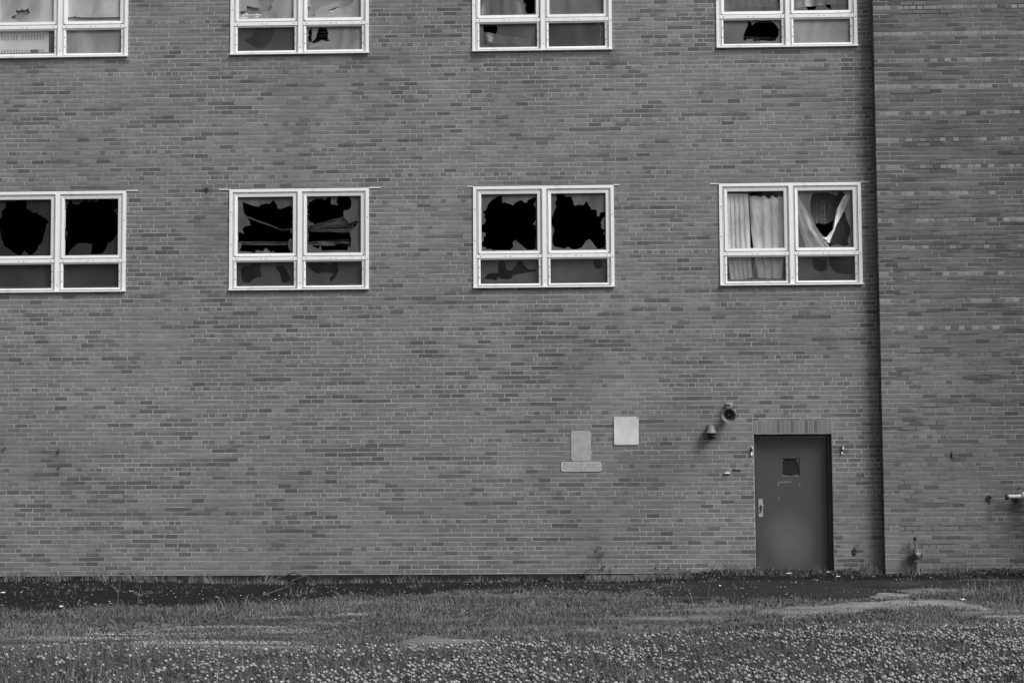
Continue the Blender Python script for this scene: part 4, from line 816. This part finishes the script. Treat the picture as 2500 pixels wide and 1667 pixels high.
# scraps of paper one can point to
M_paper = grey('paper', .62, .7, .06, 12)
def scrap(x, y, s, label, ang, dz=.012):
    q = MB(); n = 6; vs = []
    for j in range(n):
        for i in range(n): vs.append(((i/(n-1)-.5)*s*1.7, (j/(n-1)-.5)*s, s*.30*(float(vnoise(i*.9+x, j*.9+y, 5))+.3*((i+j) % 2))))
    q.add(vs, [(j*n+i, j*n+i+1, (j+1)*n+i+1, (j+1)*n+i) for j in range(n-1) for i in range(n-1)])
    o = q.build('paper_scrap', M_paper); o.location = (x, y, float(gz(x, y))+dz); o.rotation_euler = (.25, 0, ang); tag(o, label, 'litter', 'scraps of white litter')
scrap(8.43, -.18, 0.046, 'crumpled white paper scrap below the middle of the door', .3); scrap(9.02, -.12, 0.028, 'small white scrap at the right foot of the door', -.5)
scrap(9.10, -.55, 0.031, 'flat white scrap just right of the door step', .1); scrap(10.02, -4.4, 0.053, 'folded white scrap on the pale concrete to the right', .8)
scrap(-2.66, -2.3, 0.037, 'white scrap on the black pavement at the far left', .2); scrap(-1.05, -4.95, 0.043, 'white scrap on the dark pavement near the grass edge at left', 1.2)
scrap(10.95, -.30, 0.037, 'white lump against the foot of the darker wall', .4)

# sticks, branches and weeds
def stick(name, pts, rad, label, cat='branch', twigs=0, seed=0, mat=None, leaf=0):
    q = MB(); r = random.Random(seed); P = [Vector(p) for p in pts]; q.tube(P, [rad*(1-.5*k/max(1, len(P)-1)) for k in range(len(P))], 7)
    for k in range(twigs):
        a = r.randrange(1, len(P)); b = P[a]; d = Vector((r.uniform(-1, 1), r.uniform(-.5, .3), r.uniform(.2, 1)))*r.uniform(.04, .16); q.tube([b, b+d*.6, b+d+Vector((0, 0, .01))], [rad*.4, rad*.3, rad*.15], 5)
        for j in range(leaf):
            c = b+d*r.uniform(.4, 1.1); s = r.uniform(.008, .020); u = Vector((r.uniform(-1, 1), r.uniform(-1, 1), r.uniform(-1, 1))).normalized(); w_ = u.orthogonal().normalized()
            q.add([c-u*s, c+w_*s*.6, c+u*s, c-w_*s*.6], [(0,1,2,3)])
    o = q.build(name, mat or M_rust); tag(o, label, cat); return o
g = lambda x, y, dz=0: (x, y, float(gz(x, y))+dz)
stick('branch', [g(.62, -.16, .03), g(.80, -.12, .10), g(1.02, -.10, .17), g(1.20, -.10, .12), g(1.34, -.12, .06)], .016, 'dead branch leaning on the foot of the wall near the left', twigs=6, seed=1)
stick('branch', [g(1.00, -.2, .05), g(1.18, -.16, .12), g(1.30, -.15, .14)], .011, 'short dead branch beside the leaning one at the wall foot', twigs=3, seed=2)
stick('branch', [g(1.10, -3.2, .02), g(1.20, -2.8, .05), g(1.32, -2.3, .09)], .014, 'bare stick lying on the dark pavement behind the grass', twigs=2, seed=3)
stick('branch', [g(2.55, -7.75, .03), g(2.75, -7.5, .05), g(3.05, -7.35, .07)], .012, 'thin stick lying on the gravel left of centre', twigs=2, seed=4)
for x_, h_, lb, sd in ((5.38, .10, 'tiny dark weed at the end of the black base strip', 11), (5.52, .17, 'thin dark weed stalk with a round tip against the wall', 12), (5.66, .36, 'tallest dark weed standing against the wall', 13), (5.76, .14, 'short dark weed right of the tallest one', 14), (6.52, .12, 'dark bushy weed at the wall foot above the pale blocks', 15)):
    stick('weed', [g(x_, -.05), (x_+.01, -.05, float(gz(x_, -.05))+h_*.5), (x_+.02*(-1)**sd, -.05, float(gz(x_, -.05))+h_)], .004, lb, 'weed', 7 if sd != 12 else 3, sd, M_black, 5)
M_weed = grey('weed_stem', .12, .8, .3, 9)
for (x_, y_, h_, lb, sd) in ((-.26, -5.35, .42, 'tall pale weed stalk at the pavement edge, left', 21), (.02, -5.5, .34, 'second pale weed stalk beside the tall one', 22), (3.10, -10.3, .50, 'dark dock stalk rising from the clover left of centre', 23), (8.35, -9.4, .42, 'dark dock stalk in the clover below the door', 24), (10.1, -9.6, .40, 'dark dock stalk in the clover at the right', 25), (6.95, -3.6, .35, 'pale grass stalk on the pavement left of the door', 26)):
    stick('weed', [g(x_, y_), (x_+.02, y_, float(gz(x_, y_))+h_*.5), (x_+.05, y_, float(gz(x_, y_))+h_)], .005, lb, 'weed', 12, sd, M_weed, 6)
print('objects', len(S.objects))
